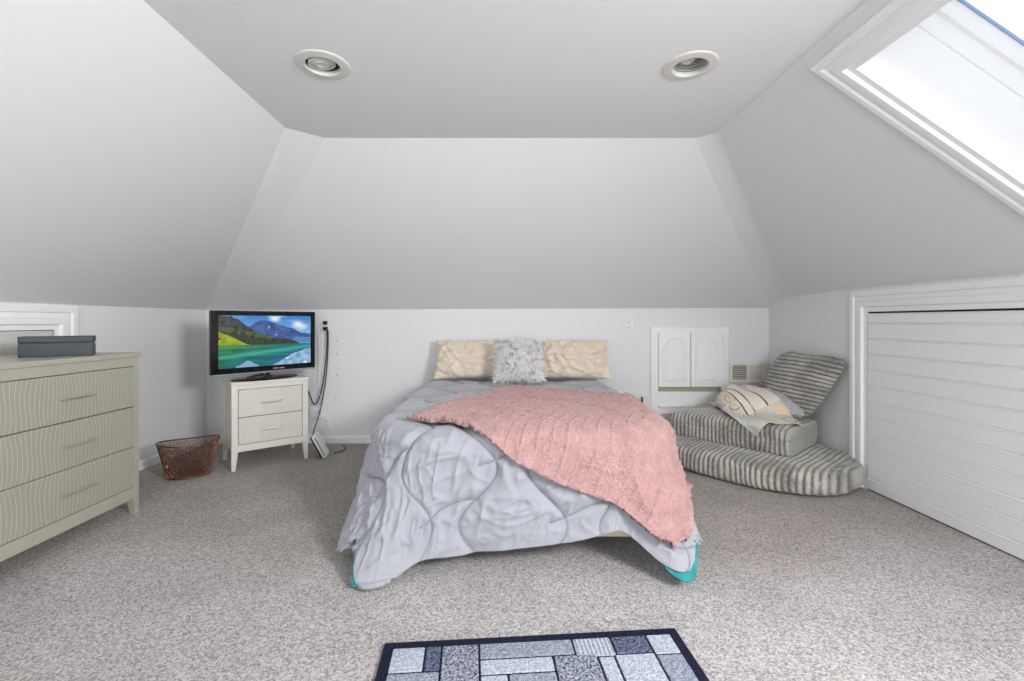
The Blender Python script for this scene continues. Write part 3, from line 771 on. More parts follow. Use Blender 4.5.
# ------------------------------------------------------------------ wall fittings right of the television
def wall_box(name, label, cat, px, pz, w_, h_, m, kind):
    t = thing(name, label, cat, (px, YB, pz), 0)
    MB().box(-w_/2, w_/2, -.008, 0, -h_/2, h_/2).done('cover_plate', m, t, bevel=.003)
    if kind == 'duplex':
        for s_ in (-1, 1):
            o = MB().box(-.017, .017, -.011, -.007, s_*.022-.014, s_*.022+.014).done('receptacle', m, t, bevel=.003)
            MB().box(-.008, -.005, -.0115, -.0105, s_*.022-.005, s_*.022+.005).box(.005, .008, -.0115, -.0105, s_*.022-.005, s_*.022+.005).done('slots', M['gap'], o)
    return t
bx_ = lambda px: (px-505)/111.; bz_ = lambda py: H-(py-321)/111.
wall_box('wall_outlet', 'white duplex outlet high on the back wall above the bed corner', 'outlet', bx_(628.5), bz_(324.5), .075, .118, M['white'], 'duplex')
t = wall_box('wall_outlet', 'white outlet with two black plugs in it beside the television', 'outlet', bx_(325), bz_(326), .08, .12, M['white'], 'duplex')
for k, dz in enumerate((.028, -.024)):
    p = thing('power_plug', ('upper' if k == 0 else 'lower')+' black plug pushed into the outlet beside the television', 'plug', (bx_(326.5), YB-.0125, bz_(326)+dz), 0, 'plugs in the outlet')
    MB().taper(-.018, .018, -.035, 0, -.016, .016, .8).done('plug_body', M['black'], p, bevel=.004)
wall_box('wall_outlet', 'small white outlet low on the back wall above the leaning modem', 'outlet', bx_(327.5), bz_(423), .045, .1, M['white'], 'duplex')
t = thing('junction_box', 'white surface cover box on the wall behind the nightstand', 'wall box', (bx_(317), YB, bz_(413)), 0)
MB().box(-.055, .055, -.028, .001, -.04, .04).done('cover_plate', M['white'], t, bevel=.005)
for s_ in (-1, 1): MB().lathe([(.004, -.029), (.004, -.027)], 12, mx=Matrix.Translation((s_*.035, 0, 0)) @ Euler((PI/2, 0, 0)).to_matrix().to_4x4() @ Matrix.Translation((0, 0, .057))).done('screw', M['chrome'], t)
t = thing('cable_raceway', 'white plastic cable raceway running up the wall beside the television', 'raceway', (bx_(321), YB, 0), 0)
b = MB(); b.box(-.022, .022, -.018, 0, bz_(404), bz_(333)); b.done('vertical_duct', M['white'], t, bevel=.004)
MB().box(-.13, -.023, -.016, 0, bz_(388), bz_(384)).done('branch_duct', M['white'], t, bevel=.003)
# cables
def arc(pts, k=8):
    P = np.array(pts, float); out = []
    for i in range(len(P)-1):
        p0, p1, p2, p3 = P[max(i-1, 0)], P[i], P[i+1], P[min(i+2, len(P)-1)]
        for t_ in np.linspace(0, 1, k, endpoint=False):
            out.append(.5*((2*p1)+(-p0+p2)*t_+(2*p0-5*p1+4*p2-p3)*t_**2+(-p0+3*p1-3*p2+p3)*t_**3))
    out.append(P[-1]); return [tuple(p) for p in out]
yw = YB-.055
wc = lambda px, py, y=yw: ((px-505)/455*y, y, H-(py-321)/455*y)
b = MB().tube(arc([wc(327, 327), wc(327, 345), wc(325, 368), wc(321, 392), wc(316, 404), wc(312.5, 402), wc(309, 393, 4.0), wc(304, 384, 3.98)]), .0055)
tag(b.done('power_cable', M['black'], smooth=True), 'black cord from the outlet looping up behind the nightstand', 'cable', 'cords hanging from the outlet')
b = MB().tube(arc([wc(328, 330, yw+.012), wc(328, 350, yw+.012), wc(325.5, 380, yw+.012), wc(322, 402, yw+.005), wc(318, 418, yw-.05), wc(314, 430, 3.86), wc(312.5, 438, 3.76)]), .005)
tag(b.done('power_cable', M['black'], smooth=True), 'black cord running from the outlet down to the leaning modem', 'cable', 'cords hanging from the outlet')
# modem leaning on the nightstand leg
t = thing('modem', 'slim white modem with a black side leaning by the nightstand leg', 'modem', (-1.455, 3.71, .0), .25)
mx = Euler((0, math.radians(-27), 0)).to_matrix().to_4x4()
b = MB().box(-.015, .02, -.075, .075, .008, .205, mx=mx); b.done('white_shell', M['white'], t, bevel=.005)
b = MB().box(-.028, -.0152, -.073, .073, .010, .203, mx=mx); b.done('black_side', M['black'], t, bevel=.004)
b = MB().box(.001, .015, -.0765, -.0752, .02, .19, mx=mx); b.done('vent_strip', M['greyplastic'], t)
b = MB().tube(arc([(-1.41, 3.75, .012), (-1.37, 3.82, .008), (-1.37, 3.92, .008), (-1.43, 4.0, .008)]), .004)
tag(b.done('modem_cable', M['black'], smooth=True), 'short dark cord curling on the carpet behind the modem', 'cable')

# ------------------------------------------------------------------ waste basket
def waste_basket():
    c = Vector((-2.25, 3.24, 0)); ang = math.atan2(.209, .31)
    t = thing('waste_basket', 'oval brown copper mesh waste basket on the carpet by the nightstand', 'waste basket', c, ang)
    a0, b0, a1, b1, hh = .128, .095, .187, .135, .245
    def pt(th, k):
        a = a0+(a1-a0)*k; b = b0+(b1-b0)*k; e = .8
        ct, st = math.cos(th), math.sin(th)
        z = .004+k*(hh-.004+.018*(abs(ct)**2-.5))
        return (a*ct, b*st, z)
    n, m = 84, 19; vs = []; fs = []
    for i in range(m):
        for k in range(n):
            th = 2*PI*(k+(.5 if i % 2 else 0)+(random.uniform(-.33, .33) if 0 < i < m-1 else 0))/n
            kk = (i+(random.uniform(-.33, .33) if 0 < i < m-1 else 0))/(m-1)
            vs.append(pt(th, .04+.94*kk))
    for i in range(m-1):
        for k in range(n):
            a, b, c_, d = i*n+k, i*n+(k+1) % n, (i+1)*n+(k+1) % n, (i+1)*n+k
            if random.random() < .42: fs.append((a, b, c_, d))
            elif i % 2: fs += [(a, b, c_), (a, c_, d)]
            else: fs += [(a, b, d), (b, c_, d)]
    mb = MB().add(vs, fs); o = mb.done('mesh_body', M['copper'], t, fixn=False)
    w_ = o.modifiers.new('w', 'WIREFRAME'); w_.thickness = .0046; w_.use_even_offset = False; w_.use_replace = True
    MB().tube([pt(2*PI*k/60, 1.) for k in range(60)], .005, 8, closed=True).done('rim', M['copper'], t, smooth=True)
    MB().tube([pt(2*PI*k/60, .03) for k in range(60)], .005, 8, closed=True).done('foot_ring', M['copper'], t, smooth=True)
    MB().lathe([(.001, .004), (1., .004), (1., .008), (.001, .008)], 48, sx=a0, sy=b0).done('bottom', M['copper'], t)
waste_basket()

# ------------------------------------------------------------------ wall cupboard, register, cover plate on the back wall
t = thing('wall_cupboard', 'small white two-door cupboard set in the back wall behind the floor chair', 'cupboard', (1.657, YB, 0), 0)
cz0, cz1 = .262, 1.046
MB().sweep_frame((0, 0, 0), (1, 0, 0), (0, 0, 1), (0, -1, 0), -.352, .352, cz0, cz1, [(0, 0), (0, .02), (.008, .026), (.05, .026), (.056, .018), (.068, .018), (.068, -.005)]).done('casing', M['trim'], t)
def cup_door(xa, xb, za, zb):
    o = MB().box(xa, xb, -.034, -.012, za, zb).done('door', M['trim'], t, bevel=.004)
    # arched raised panel: ring of moulding and field
    cx = (xa+xb)/2; hw = (xb-xa)/2-.038; zb2 = zb-.05; zs = zb2-.075
    def outline(ins):
        h_ = hw-ins; pts = [(cx-h_, za+.045+ins), (cx+h_, za+.045+ins), (cx+h_, zs)]
        sh = h_*.80
        pts.append((cx+sh, zs+.012))
        for k in range(1, 12): a = PI*k/12; pts.append((cx+sh*math.cos(a), zs+.012+(zb2-ins-zs-.012)*math.sin(a)))
        pts += [(cx-sh, zs+.012), (cx-h_, zs)]
        return pts
    lv = [(0, -.0345), (.002, -.028), (.010, -.028), (.024, -.037)]; vs = []; n_ = len(outline(0))
    for ins, y in lv: vs += [(p[0], y, p[1]) for p in outline(ins)]
    fs = [(i*n_+k, i*n_+(k+1) % n_, (i+1)*n_+(k+1) % n_, (i+1)*n_+k) for i in range(len(lv)-1) for k in range(n_)]
    fs.append(tuple((len(lv)-1)*n_+k for k in range(n_)))
    # cut-in groove is drawn by a slightly proud bead and field
    vs = [(x, y-.002 if y > -.03 else y, z) for x, y, z in vs]
    lv2 = [(-.004, -.034), (0, -.040), (.006, -.036), (.010, -.0345), (.022, -.042)]; vs = []
    for ins, y in lv2: vs += [(p[0], y, p[1]) for p in outline(ins)]
    fs = [(i*n_+k, i*n_+(k+1) % n_, (i+1)*n_+(k+1) % n_, (i+1)*n_+k) for i in range(len(lv2)-1) for k in range(n_)]
    fs.append(tuple((len(lv2)-1)*n_+k for k in range(n_)))
    MB().add(vs, fs).done('raised_panel', M['trim'], o)
dz0, dz1 = bz_(386.5), bz_(332.5)
cup_door(-.282, .002, dz0, dz1); cup_door(.007, .283, dz0, dz1)
MB().box(-.284, .284, -.004, -.001, cz0+.06, cz1-.06).done('back_board', M['niche'], t)
MB().box(-.284, .284, -.016, -.004, cz0+.068, bz_(391.5)).done('lower_panel', M['trim'], t, bevel=.003)
MB().box(-.284, .284, -.040, -.016, cz0+.066, cz0+.086).done('ledge', M['trim'], t, bevel=.004)

t = thing('vent_register', 'white wall vent with a dark louvred half beside the cupboard', 'vent', (bx_(747), YB, bz_(372.5)), 0)
MB().sweep_frame((0, 0, 0), (1, 0, 0), (0, 0, 1), (0, -1, 0), -.165, .165, -.095, .095, [(0, 0), (0, .01), (.006, .016), (.024, .016), (.03, .008), (.03, -.002)]).box(-.006, .012, -.012, 0, -.066, .066).done('frame', M['ivory'], t)
MB().box(-.135, -.006, -.003, -.001, -.066, .066).done('duct_opening', M['dark'], t)
for k in range(8):
    zz = -.058+k*.0165
    b = MB().box(-.135, -.006, -.003, .003, -.004, .004, mx=Matrix.Translation((0, -.008, zz)) @ Euler((math.radians(35), 0, 0)).to_matrix().to_4x4()); b.done('louvre', M['ventgrey'], t)
MB().box(.012, .135, -.006, -.001, -.066, .066).done('damper_plate', M['ventgrey'], t, bevel=.002)
t = thing('night_light', 'ivory plug-in box low on the wall between bed and cupboard', 'plug-in', (bx_(645), YB, bz_(401.5)), 0)
MB().box(-.042, .042, -.006, 0, -.06, .06).done('cover_plate', M['ivory'], t, bevel=.003)
MB().box(-.032, .040, -.05, -.006, -.055, .05).done('plug_body', M['ivory'], t, bevel=.006)
MB().box(-.036, -.0325, -.05, -.006, -.045, .045).done('side_vent', M['dark'], t)
# little screw heads left in the wall right of the raceway
for (px, py) in ((336.5, 341), (337, 354), (337, 375), (336, 398)):
    b = MB().lathe([(.006, .0), (.006, .003), (.003, .005)], 12, mx=Matrix.Translation((bx_(px), YB, bz_(py))) @ Euler((PI/2, 0, 0)).to_matrix().to_4x4())
    tag(b.done('wall_screw', M['greyplastic']), 'tiny screw head in the wall to the right of the hanging cords', 'screw', 'screw heads in the wall')

# ------------------------------------------------------------------ bed
BX, BW, BY0, BY1 = .08, 1.28, 2.15, 4.04
t = thing('bed', 'low cream bed frame under the grey quilt', 'bed', (BX, (BY0+BY1)/2, 0), 0)
hw, hl = BW/2-.09, (BY1-BY0)/2-.01
for nm, (xa, xb, ya, yb) in (('side_rail', (-hw, -hw+.03, -hl, hl)), ('side_rail', (hw-.03, hw, -hl, hl)), ('foot_rail', (-hw+.03, hw-.03, -hl, -hl+.03)), ('head_rail', (-hw+.03, hw-.03, hl-.03, hl))):
    MB().box(xa, xb, ya, yb, .075, .25).done(nm, M['bedwood'], t, bevel=.004)
for k in range(9):
    yy = -hl+.12+k*(2*hl-.24)/8; MB().box(-hw+.03, hw-.03, yy-.035, yy+.035, .235, .253).done('slat', M['bedwood'], t)
for sx in (-1, 1):
    for sy in (-1, 0, 1):
        MB().taper(sx*(hw-.05)-.03, sx*(hw-.05)+.03, sy*(hl-.45)-.03, sy*(hl-.45)+.03, 0, .24, .7).done('leg', M['bedwood'], t, bevel=.004)
V, F = superbox((BW/2, (BY1-BY0)/2, .15), 5, 7, (40, 50, 12))
mat_ = np_mesh('mattress', V+np.array([BX, (BY0+BY1)/2, .405]), F, M['mattress'])
tag(mat_, 'grey sheeted mattress showing at the head of the bed', 'mattress')

# how a flat sheet folds over the mattress: unrolled plane point -> draped point
OX0, OX1, OY0, ZT, RC = -.59, .75, 2.12, .585, .30
def fold(X, Y, ripple=1.):
    qx = np.clip(X, OX0+RC, OX1-RC); qy = np.maximum(Y, OY0+RC)
    vx, vy = X-qx, Y-qy; r = np.hypot(vx, vy); rr = np.maximum(r, 1e-6); nx_, ny_ = vx/rr, vy/rr
    de = np.maximum(r-RC, 0)
    P3 = lambda f, z: np.stack([((qx+nx_*.35)*f).ravel(), ((qy+ny_*.35)*f).ravel(), np.full(X.size, z)], 1)
    ca = lambda cx, cy: np.exp(-(np.hypot(qx+nx_*RC-cx, qy+ny_*RC-cy)/.26)**2)
    cor = ca(OX0+.29*RC, OY0+.29*RC)+ca(OX1-.29*RC, OY0+.29*RC)
    n1 = vnoise(P3(3.2, .3), 101).reshape(X.shape); n2 = vnoise(P3(8., .8), 102).reshape(X.shape)
    fl = np.radians(4+20*cor+4*n1+3*n2)               # how far the hanging cloth stands off
    rho = .085; fm = PI/2-fl; a = np.minimum(de/rho, fm); rest = np.maximum(de-rho*fm, 0)
    f2 = np.minimum(fl*(.25+rest/.62), .62); h = rho*np.sin(a)+rest*np.sin(f2); d = rho*(1-np.cos(a))+rest*np.cos(f2)
    k = np.clip(de/.5, 0, 1)
    al = np.arctan2(ny_, nx_)
    h = h+ripple*k**1.5*(.030*cor*np.cos(al*7+1.0)+.018*n2*(1-cor))
    hin = np.minimum(r, RC)+h; z = ZT-d
    lim = .030; over = np.maximum(lim-z, 0); z = np.maximum(z, lim); hin = hin+over*.35
    return np.stack([qx+nx_*hin, qy+ny_*hin, z], -1), de
def seam_dist(u, v):
    d = np.full(u.shape, 9.)
    for k in range(-6, 7):
        c_ = .31*k+.11+.085*np.sin(2*PI*v/.50+k*PI)
        sl_ = .085*2*PI/.50*np.cos(2*PI*v/.50+k*PI)
        d = np.minimum(d, np.abs(u-c_)/np.sqrt(1+sl_**2))
    return d
def seam_rungs(u, v):
    """short curved stitches joining neighbouring wavy seams"""
    d = np.full(u.shape, 9.)
    for k in range(0, 14):
        c_ = .25*k+.06+.05*np.sin(2*PI*u/.62+k*PI+.7); sl_ = .05*2*PI/.62*np.cos(2*PI*u/.62+k*PI+.7)
        on = (np.floor((u-.11)/.31+k).astype(int) % 2) == 0
        d = np.minimum(d, np.where(on, np.abs(v-c_)/np.sqrt(1+sl_**2), 9.))
    return d
def quilt_relief(X, Y, de):
    u, v = X-BX, 3.8-Y
    sd = np.minimum(seam_dist(u, v), seam_rungs(u, v))
    f = lambda a, b, seed, su=0, sv=0: vnoise(np.stack([((u+su)*a).ravel(), ((v+sv)*b).ravel(), np.full(u.size, .3)], 1), seed).reshape(u.shape)
    wob = .10*f(3, 3, 25); hang = np.clip(de/.12, 0, 1)
    puff = .018*(1-np.exp(-(sd/.026)**1.1))-.005*np.exp(-(sd/.0045)**2)
    rid = lambda a, b, c_, e, seed: (1-np.abs(vnoise(np.stack([(u*a+v*b+wob*4).ravel(), (v*c_+u*e+wob*3).ravel(), u.ravel()*0], 1), seed).reshape(u.shape)))**3
    wr = .012*rid(9, 3, 4, -3, 22)+.010*rid(3, 5, 11, 2, 27)+.009*rid(20, 6, 8, -4, 28)+.008*rid(-9, 14, 17, 6, 30)+.003*f(40, 22, 23)+.012*f(5, 4, 29)
    return puff+(wr-.012)*(.28+.85*hang)*np.clip(sd/.03, .12, 1)

nq, mq = 400, 370
s_, t_ = np.meshgrid(np.linspace(0, 1, nq), np.linspace(0, 1, mq))
hemL, hemR, XLq, XRq = 1.53, 1.59, -1.04, 1.15
def hem_line(q): return hemL+(hemR-hemL)*q-.030*np.sin(q*PI*2.6)+.085*np.exp(-((q-.73)/.095)**2)+.035*np.exp(-((q-.27)/.07)**2)
hem = hem_line(s_)
tt = t_*(3.80-hem)
Xq = XLq+(XRq-XLq)*s_; Yq = hem+tt
cl_ = np.exp(-(s_*2.15/.20)**2-(tt/.20)**2); cr_ = np.exp(-((1-s_)*2.15/.20)**2-(tt/.20)**2)
cutx = .13*cl_-.13*cr_; cuty = .27*cl_+.22*cr_; Xq = Xq+cutx; Yq = Yq+cuty
Gq, de = fold(Xq, Yq); Nq = grid_normals(Gq)
u_, v_ = Xq-BX, 3.8-Yq; stitch_shade = np.exp(-(np.minimum(seam_dist(u_, v_), seam_rungs(u_, v_))/.0035)**2)
ee = np.clip(np.minimum(tt, np.minimum(s_, 1-s_)*2.15)/.10, 0, 1)
calm = (.35+.65*ee)*(1-.55*np.clip(np.exp(-(s_*2.15/.35)**2-(tt/.35)**2)+np.exp(-((1-s_)*2.15/.35)**2-(tt/.35)**2), 0, 1))
Qd = Gq+Nq*(quilt_relief(Xq, Yq, de)*calm)[..., None]
Qd[..., 2] = np.maximum(Qd[..., 2], .028)
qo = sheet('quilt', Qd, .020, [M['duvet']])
at = qo.data.attributes.new('stitch_shade', 'FLOAT', 'POINT'); at.data.foreach_set('value', np.concatenate([stitch_shade.ravel()]*2).astype(np.float32))
tag(qo, 'pale grey wavy-stitched quilt with teal lining over the bed', 'quilt')
# the teal lining peeks out below the hem at both front corners
for (sa, sb, drop_) in ((.835, .985, .042), (.045, .115, .03)):
    ls, lt = np.meshgrid(np.linspace(sa, sb, 60), np.linspace(0, 1, 24))
    pk = np.sin(np.clip((ls-sa)/(sb-sa), 0, 1)*PI)**.6
    hm = hem_line(ls); tl = -drop_*pk+lt*(drop_*pk+.05)
    cl_ = np.exp(-(ls*2.15/.20)**2-(np.maximum(tl, 0)/.20)**2); cr_ = np.exp(-((1-ls)*2.15/.20)**2-(np.maximum(tl, 0)/.20)**2)
    Xl = XLq+(XRq-XLq)*ls+.13*cl_-.13*cr_; Yl = hm+tl+.27*cl_+.22*cr_
    Gl, dl = fold(Xl, Yl); Nl = grid_normals(Gl)
    Gl = Gl+Nl*(-.026+.026*(1-lt)+.005*vnoise(np.stack([(ls*60).ravel(), (lt*2).ravel(), ls.ravel()*0], 1), 66).reshape(ls.shape))[..., None]
    Gl[..., 2] = np.maximum(Gl[..., 2], .018)
    lo = sheet('lining', Gl, .008, [M['teal']], qo); lo['label'] = 'teal lining peeking below the quilt hem'

# pink blanket, laid askew and hanging over the right front corner
pa = np.array([.42, .905]); pa /= np.linalg.norm(pa); qa = np.array([pa[1], -pa[0]])
PW, PL = 1.47, 1.17
u_, v_ = np.meshgrid(np.linspace(0, PW, 400), np.linspace(0, PL, 340))
A0 = np.array([-.49, 2.235])
cc_ = np.exp(-((PW-u_)/.10)**2-(v_/.10)**2)+np.exp(-((PW-u_)/.10)**2-((PL-v_)/.10)**2); us = u_+.012*np.sin(v_*7+1)-.045*cc_; vs_ = v_+.018*np.sin(u_*5.5+.6)*(1-.5*v_)+.045*cc_*np.where(v_ < PL/2, 1, -1)
Xp = A0[0]+us*qa[0]+vs_*pa[0]; Yp = A0[1]+us*qa[1]+vs_*pa[1]
Gp, de = fold(Xp, Yp, .35); Np = grid_normals(Gp)
pn = lambda s, seed: vnoise(np.stack([u_.ravel()*s, v_.ravel()*s, u_.ravel()*0+.4], 1), seed).reshape(u_.shape)
ln = np.abs(((u_+.012*np.sin(v_*5)) % .062)-.031)
ed = np.minimum(np.minimum(u_, PW-u_), np.minimum(v_, PL-v_)); hang = np.clip(de/.2, 0, 1)
dsp = .0045*np.exp(-(ln/.006)**2)+.0028*pn(170, 31)+.0018*pn(80, 32)+.005*pn(9, 33)
dsp = dsp+hang*(.014*pn(4.5, 36)+.020*(1-np.abs(pn(4, 37)))**3)
dsp = dsp+.012*np.exp(-(ed/.025)**2)*(1+.6*pn(60, 35))
Pd = Gp+Np*(np.maximum(quilt_relief(Xp, Yp, de), -.004)*.35+.034+dsp)[..., None]
Pd = Pd+np.stack([pn(120, 38), pn(120, 39), pn(120, 40)], 2)*.0025
Pd[..., 2] = np.maximum(Pd[..., 2], .05)
po = sheet('plush_blanket', Pd, .018, [M['pink']], uv=np.stack([u_, v_], 2))
tag(po, 'pink plush blanket spread askew across the quilt', 'blanket')

# ------------------------------------------------------------------ pillows
def pillow_grid(w_, h_, th, n=70, wr=.012, seed=1, pinch=.05):
    V = []; F = []
    s_ = np.linspace(-1, 1, n); U, Vv = np.meshgrid(s_, s_)
    k = np.clip((1-np.abs(U)**2.6), 0, 1)**.55*np.clip((1-np.abs(Vv)**2.6), 0, 1)**.55
    X = U*w_/2*(1-pinch*(1-Vv**2)*np.abs(U)**3); Y = Vv*h_/2*(1-pinch*(1-U**2)*np.abs(Vv)**3)
    out = []
    for sg in (1, -1):
        nz = vnoise(np.stack([(X*1+Y*.6).ravel()*22, (Y*1-X*.5).ravel()*10, np.full(X.size, sg*3.3)], 1), seed).reshape(X.shape)
        cr = 1-np.abs(vnoise(np.stack([(X+Y*.8).ravel()*14, (Y-X*.8).ravel()*8, np.full(X.size, sg*7.7)], 1), seed+5).reshape(X.shape))
        rad = 1-np.abs(vnoise(np.stack([(X-Y*.7).ravel()*10, (Y+X*.3).ravel()*26, np.full(X.size, sg*1.7)], 1), seed+9).reshape(X.shape))
        Z = sg*(th/2*k+(wr*.5*nz+wr*1.3*(cr**3-.4)+wr*1.*(rad**3-.4))*np.clip(k*2.2, 0, 1)+.002)
        out.append(np.stack([X.ravel(), Y.ravel(), Z.ravel()], 1))
    V = np.concatenate(out); F = np.concatenate([grid_faces(n, n), grid_faces(n, n, n*n, True)])
    idx = np.arange(n*n).reshape(n, n); m_ = n*n
    for ix, fl in ((idx[0], 0), (idx[-1], 1), (idx[:, 0], 1), (idx[:, -1], 0)):
        a, b = ix[:-1], ix[1:]; q_ = np.stack([a, a+m_, b+m_, b], 1); F = np.concatenate([F, q_[:, ::-1] if fl else q_])
    return V, F
def place(o, loc, rx, ry=0., rz=0.):
    o.rotation_mode = 'XYZ'; o.location = loc; o.rotation_euler = (rx, ry, rz); return o
V, F = pillow_grid(.74, .36, .16, 110, .017, 3)
o = np_mesh('bed_pillow', V, F, M['satin']); place(o, (-.235, 3.915, .772), math.radians(61), 0, math.radians(2))
tag(o, 'crumpled beige satin pillow left of the shaggy cushion', 'pillow', 'beige satin pillows at the bed head')
V, F = pillow_grid(.74, .36, .16, 110, .019, 14)
o = np_mesh('bed_pillow', V, F, M['satin']); place(o, (.525, 3.915, .772), math.radians(61), 0, math.radians(-2))
tag(o, 'crumpled beige satin pillow right of the shaggy cushion', 'pillow', 'beige satin pillows at the bed head')
V, F = pillow_grid(.40, .36, .16, 40, .006, 5)
t = thing('fur_cushion', 'shaggy grey and white square cushion between the satin pillows', 'cushion', (.112, 3.64, .785), 0)
t.rotation_euler = (math.radians(58), 0, math.radians(-2))
np_mesh('cushion_cover', V, F, M['furcloth'], t)
Nn = vnormals(V, F); cnt = 9000; fi = RNG.integers(0, len(F), cnt); wgt = RNG.dirichlet(np.ones(4), cnt)
root = (V[F[fi]]*wgt[:, :, None]).sum(1); nr = (Nn[F[fi]]*wgt[:, :, None]).sum(1); nr /= np.linalg.norm(nr, axis=1, keepdims=True)
dr = RNG.normal(0, .75, (cnt, 3)); dr[:, 1] -= .35; ln_ = RNG.uniform(.012, .028, cnt)[:, None]
mid = root+nr*ln_*.6+dr*ln_*.3; tip = root+nr*ln_*.75+dr*ln_*.95; tip[:, 2] = np.where(nr[:, 2] < -.2, np.maximum(tip[:, 2], -.12), tip[:, 2])
sd_ = np.cross(nr, RNG.normal(0, 1, (cnt, 3))); sd_ /= np.linalg.norm(sd_, axis=1, keepdims=True); sd_ *= .0016
VV = np.stack([root-sd_, root+sd_, mid+sd_*.8, mid-sd_*.8, tip], 1).reshape(-1, 3)
i0 = np.arange(cnt)*5; FF = [tuple(x) for x in np.stack([i0, i0+1, i0+2, i0+3], 1).tolist()]+[tuple(x) for x in np.stack([i0+3, i0+2, i0+4], 1).tolist()]
tone = np.repeat(np.clip(.5+.55*vnoise(root*38, 6)+RNG.normal(0, .22, cnt), 0, 1), 5)
fo = np_mesh('fur', VV, FF, M['fur'], t, False, attr={'tone': tone}); fo['kind'] = 'stuff'

# ------------------------------------------------------------------ striped floor chair
def ribbed(name, half, ea, eb, div, axis, pitch, amp, mx, parent, crown=0., seam=None, clamp=None, sag=0., seed=0, fade=None):
    V, F = superbox(half, ea, eb, div)
    L = V.copy()
    V[:, 2] += np.where(V[:, 2] > 0, crown*np.clip(1-(V[:, 0]/half[0])**2, 0, 1)*np.clip(1-(V[:, 1]/half[1])**2, 0, 1), 0)
    V += .010*np.stack([vnoise(L*7, 40+seed), vnoise(L*7, 41+seed), vnoise(L*7, 42+seed)], 1)*np.array([1, 1, .6])
    if seam is not None:
        s_ = np.exp(-((L[:, 2]-seam)/.006)**2)*(np.abs(L[:, 2]) < half[2]*.9); N = vnormals(V, F); V -= N*(s_*.008)[:, None]
    N = vnormals(V, F)
    c_ = L[:, axis]+.006*vnoise(L*9, 50+seed)
    rib = np.abs(np.sin(PI*c_/pitch))**.8
    br = .75+.25*vnoise(L*16, 60+seed)
    V += N*(amp*rib*br)[:, None]
    W = V @ np.array(mx.to_3x3()).T+np.array(mx.translation)
    if clamp:
        W[:, 0] = np.minimum(W[:, 0], clamp[0]-.02*np.exp(-(np.maximum(clamp[0]-W[:, 0], 0)/.02))) if False else np.minimum(W[:, 0], clamp[0]); W[:, 1] = np.minimum(W[:, 1], clamp[1])
    W[:, 2] = np.maximum(W[:, 2], .004)
    tone = rib*br*(1-.25*(vnoise(L*5, 70+seed) > .2))
    if fade is not None: tone = tone*(1-fade(L))+.55*fade(L)
    if parent is not None: W = W-np.array(parent.location)
    return np_mesh(name, W, F, M['ribs'], parent, True, attr={'rib': tone})
a2 = Vector((.64, -.77, 0)).normalized(); b2 = Vector((.77, .64, 0)).normalized()
rot = Matrix(((a2.x, b2.x, 0), (a2.y, b2.y, 0), (0, 0, 1))).to_4x4()
chair = thing('floor_chair', 'grey and cream corduroy fold-out floor chair in the right corner', 'floor chair', (1.85, 3.5, 0), 0)
CL = (2.355, 4.075)
ribbed('base_cushion', (.70, .54, .09), 2.6, 6, (230, 60, 22), 0, .034, .010, Matrix.Translation((1.86, 3.49, .09)) @ rot, chair, .0, None, CL, seed=1)
ribbed('seat_cushion', (.435, .29, .095), 16, 9, (220, 60, 30), 0, .031, .008, Matrix.Translation((1.842, 3.555, .272)) @ rot, chair, .025, .012, CL, seed=2, fade=lambda L: np.clip((L[:, 0]-.40)/.015, 0, 1)*.8)
# back cushion leaning on the right wall
up = Vector((.065, -.125, .235)).normalized()
al = Vector((.07, -1, -.01)).normalized(); nn = al.cross(up).normalized()
Rb = Matrix(((al.x, up.x, nn.x), (al.y, up.y, nn.y), (al.z, up.z, nn.z))).to_4x4()
ribbed('back_cushion', (.30, .29, .075), 7, 3.2, (60, 190, 24), 1, .034, .010, Matrix.Translation((2.235, 3.53, .60)) @ Rb, chair, .02, None, CL, seed=3)

# fuzzy grey pillow on the seat
V, F = pillow_grid(.58, .44, .17, 90, .010, 31, .03)
N = vnormals(V, F); V = V+N*(.006*vnoise(V*70, 81)+.004*vnoise(V*150, 82))[:, None]
fz = np_mesh('fuzzy_pillow', V, F, M['fuzzy']); place(fz, (2.03, 3.60, .462), math.radians(6), math.radians(3), math.radians(-35))
tag(fz, 'grey fuzzy pillow lying on the floor chair under the cream throw', 'pillow')

# cream patterned throw
TU, TV_ = .84, .38; nx, ny = 66, 31
S, T = np.meshgrid(np.linspace(0, TU, nx), np.linspace(0, TV_, ny))
th_ = math.atan2(1, -.05); cx_, cy_ = 1.69, 3.09
G0 = np.stack([cx_+S*math.cos(th_)+T*math.sin(th_), cy_+S*math.sin(th_)-T*math.cos(th_), np.full_like(S, .585)+.02*np.sin(T*30)], 2)
bpy.context.view_layer.update()
V, F = superbox((.435, .29, .10), 16, 9, (30, 20, 8)); V[:, 2] += np.where(V[:, 2] > 0, .02, 0)
sb = np_mesh('seat_blank', V @ np.array(rot.to_3x3()).T+np.array([1.842, 3.555, .272]), F, M['ribs'])
V, F = superbox((.29, .22, .095), 4, 2.6, (24, 20, 10)); pb = np_mesh('pillow_blank', V, F, M['ribs']); place(pb, fz.location, *fz.rotation_euler)
bpy.context.view_layer.update()
Cw = drape(G0, [sb, pb], 45, mass=.3, tension=10, bend=.15, quality=6, dist=.01, fric=40)
bpy.data.objects.remove(sb, do_unlink=True); bpy.data.objects.remove(pb, do_unlink=True)
Cf = bspline_up(Cw, 4); u_, v_ = np.meshgrid(np.linspace(0, TU, Cf.shape[1]), np.linspace(0, TV_, Cf.shape[0]))
fold = vnoise(np.stack([(u_*3+v_*1.5).ravel(), (v_*16-u_*3).ravel(), u_.ravel()*0], 1), 90).reshape(u_.shape)
Cf = Cf+grid_normals(Cf)*(.012+.018*fold)[..., None]
to = sheet('throw_blanket', Cf, .008, [M['throw']], uv=np.stack([u_, v_], 2))
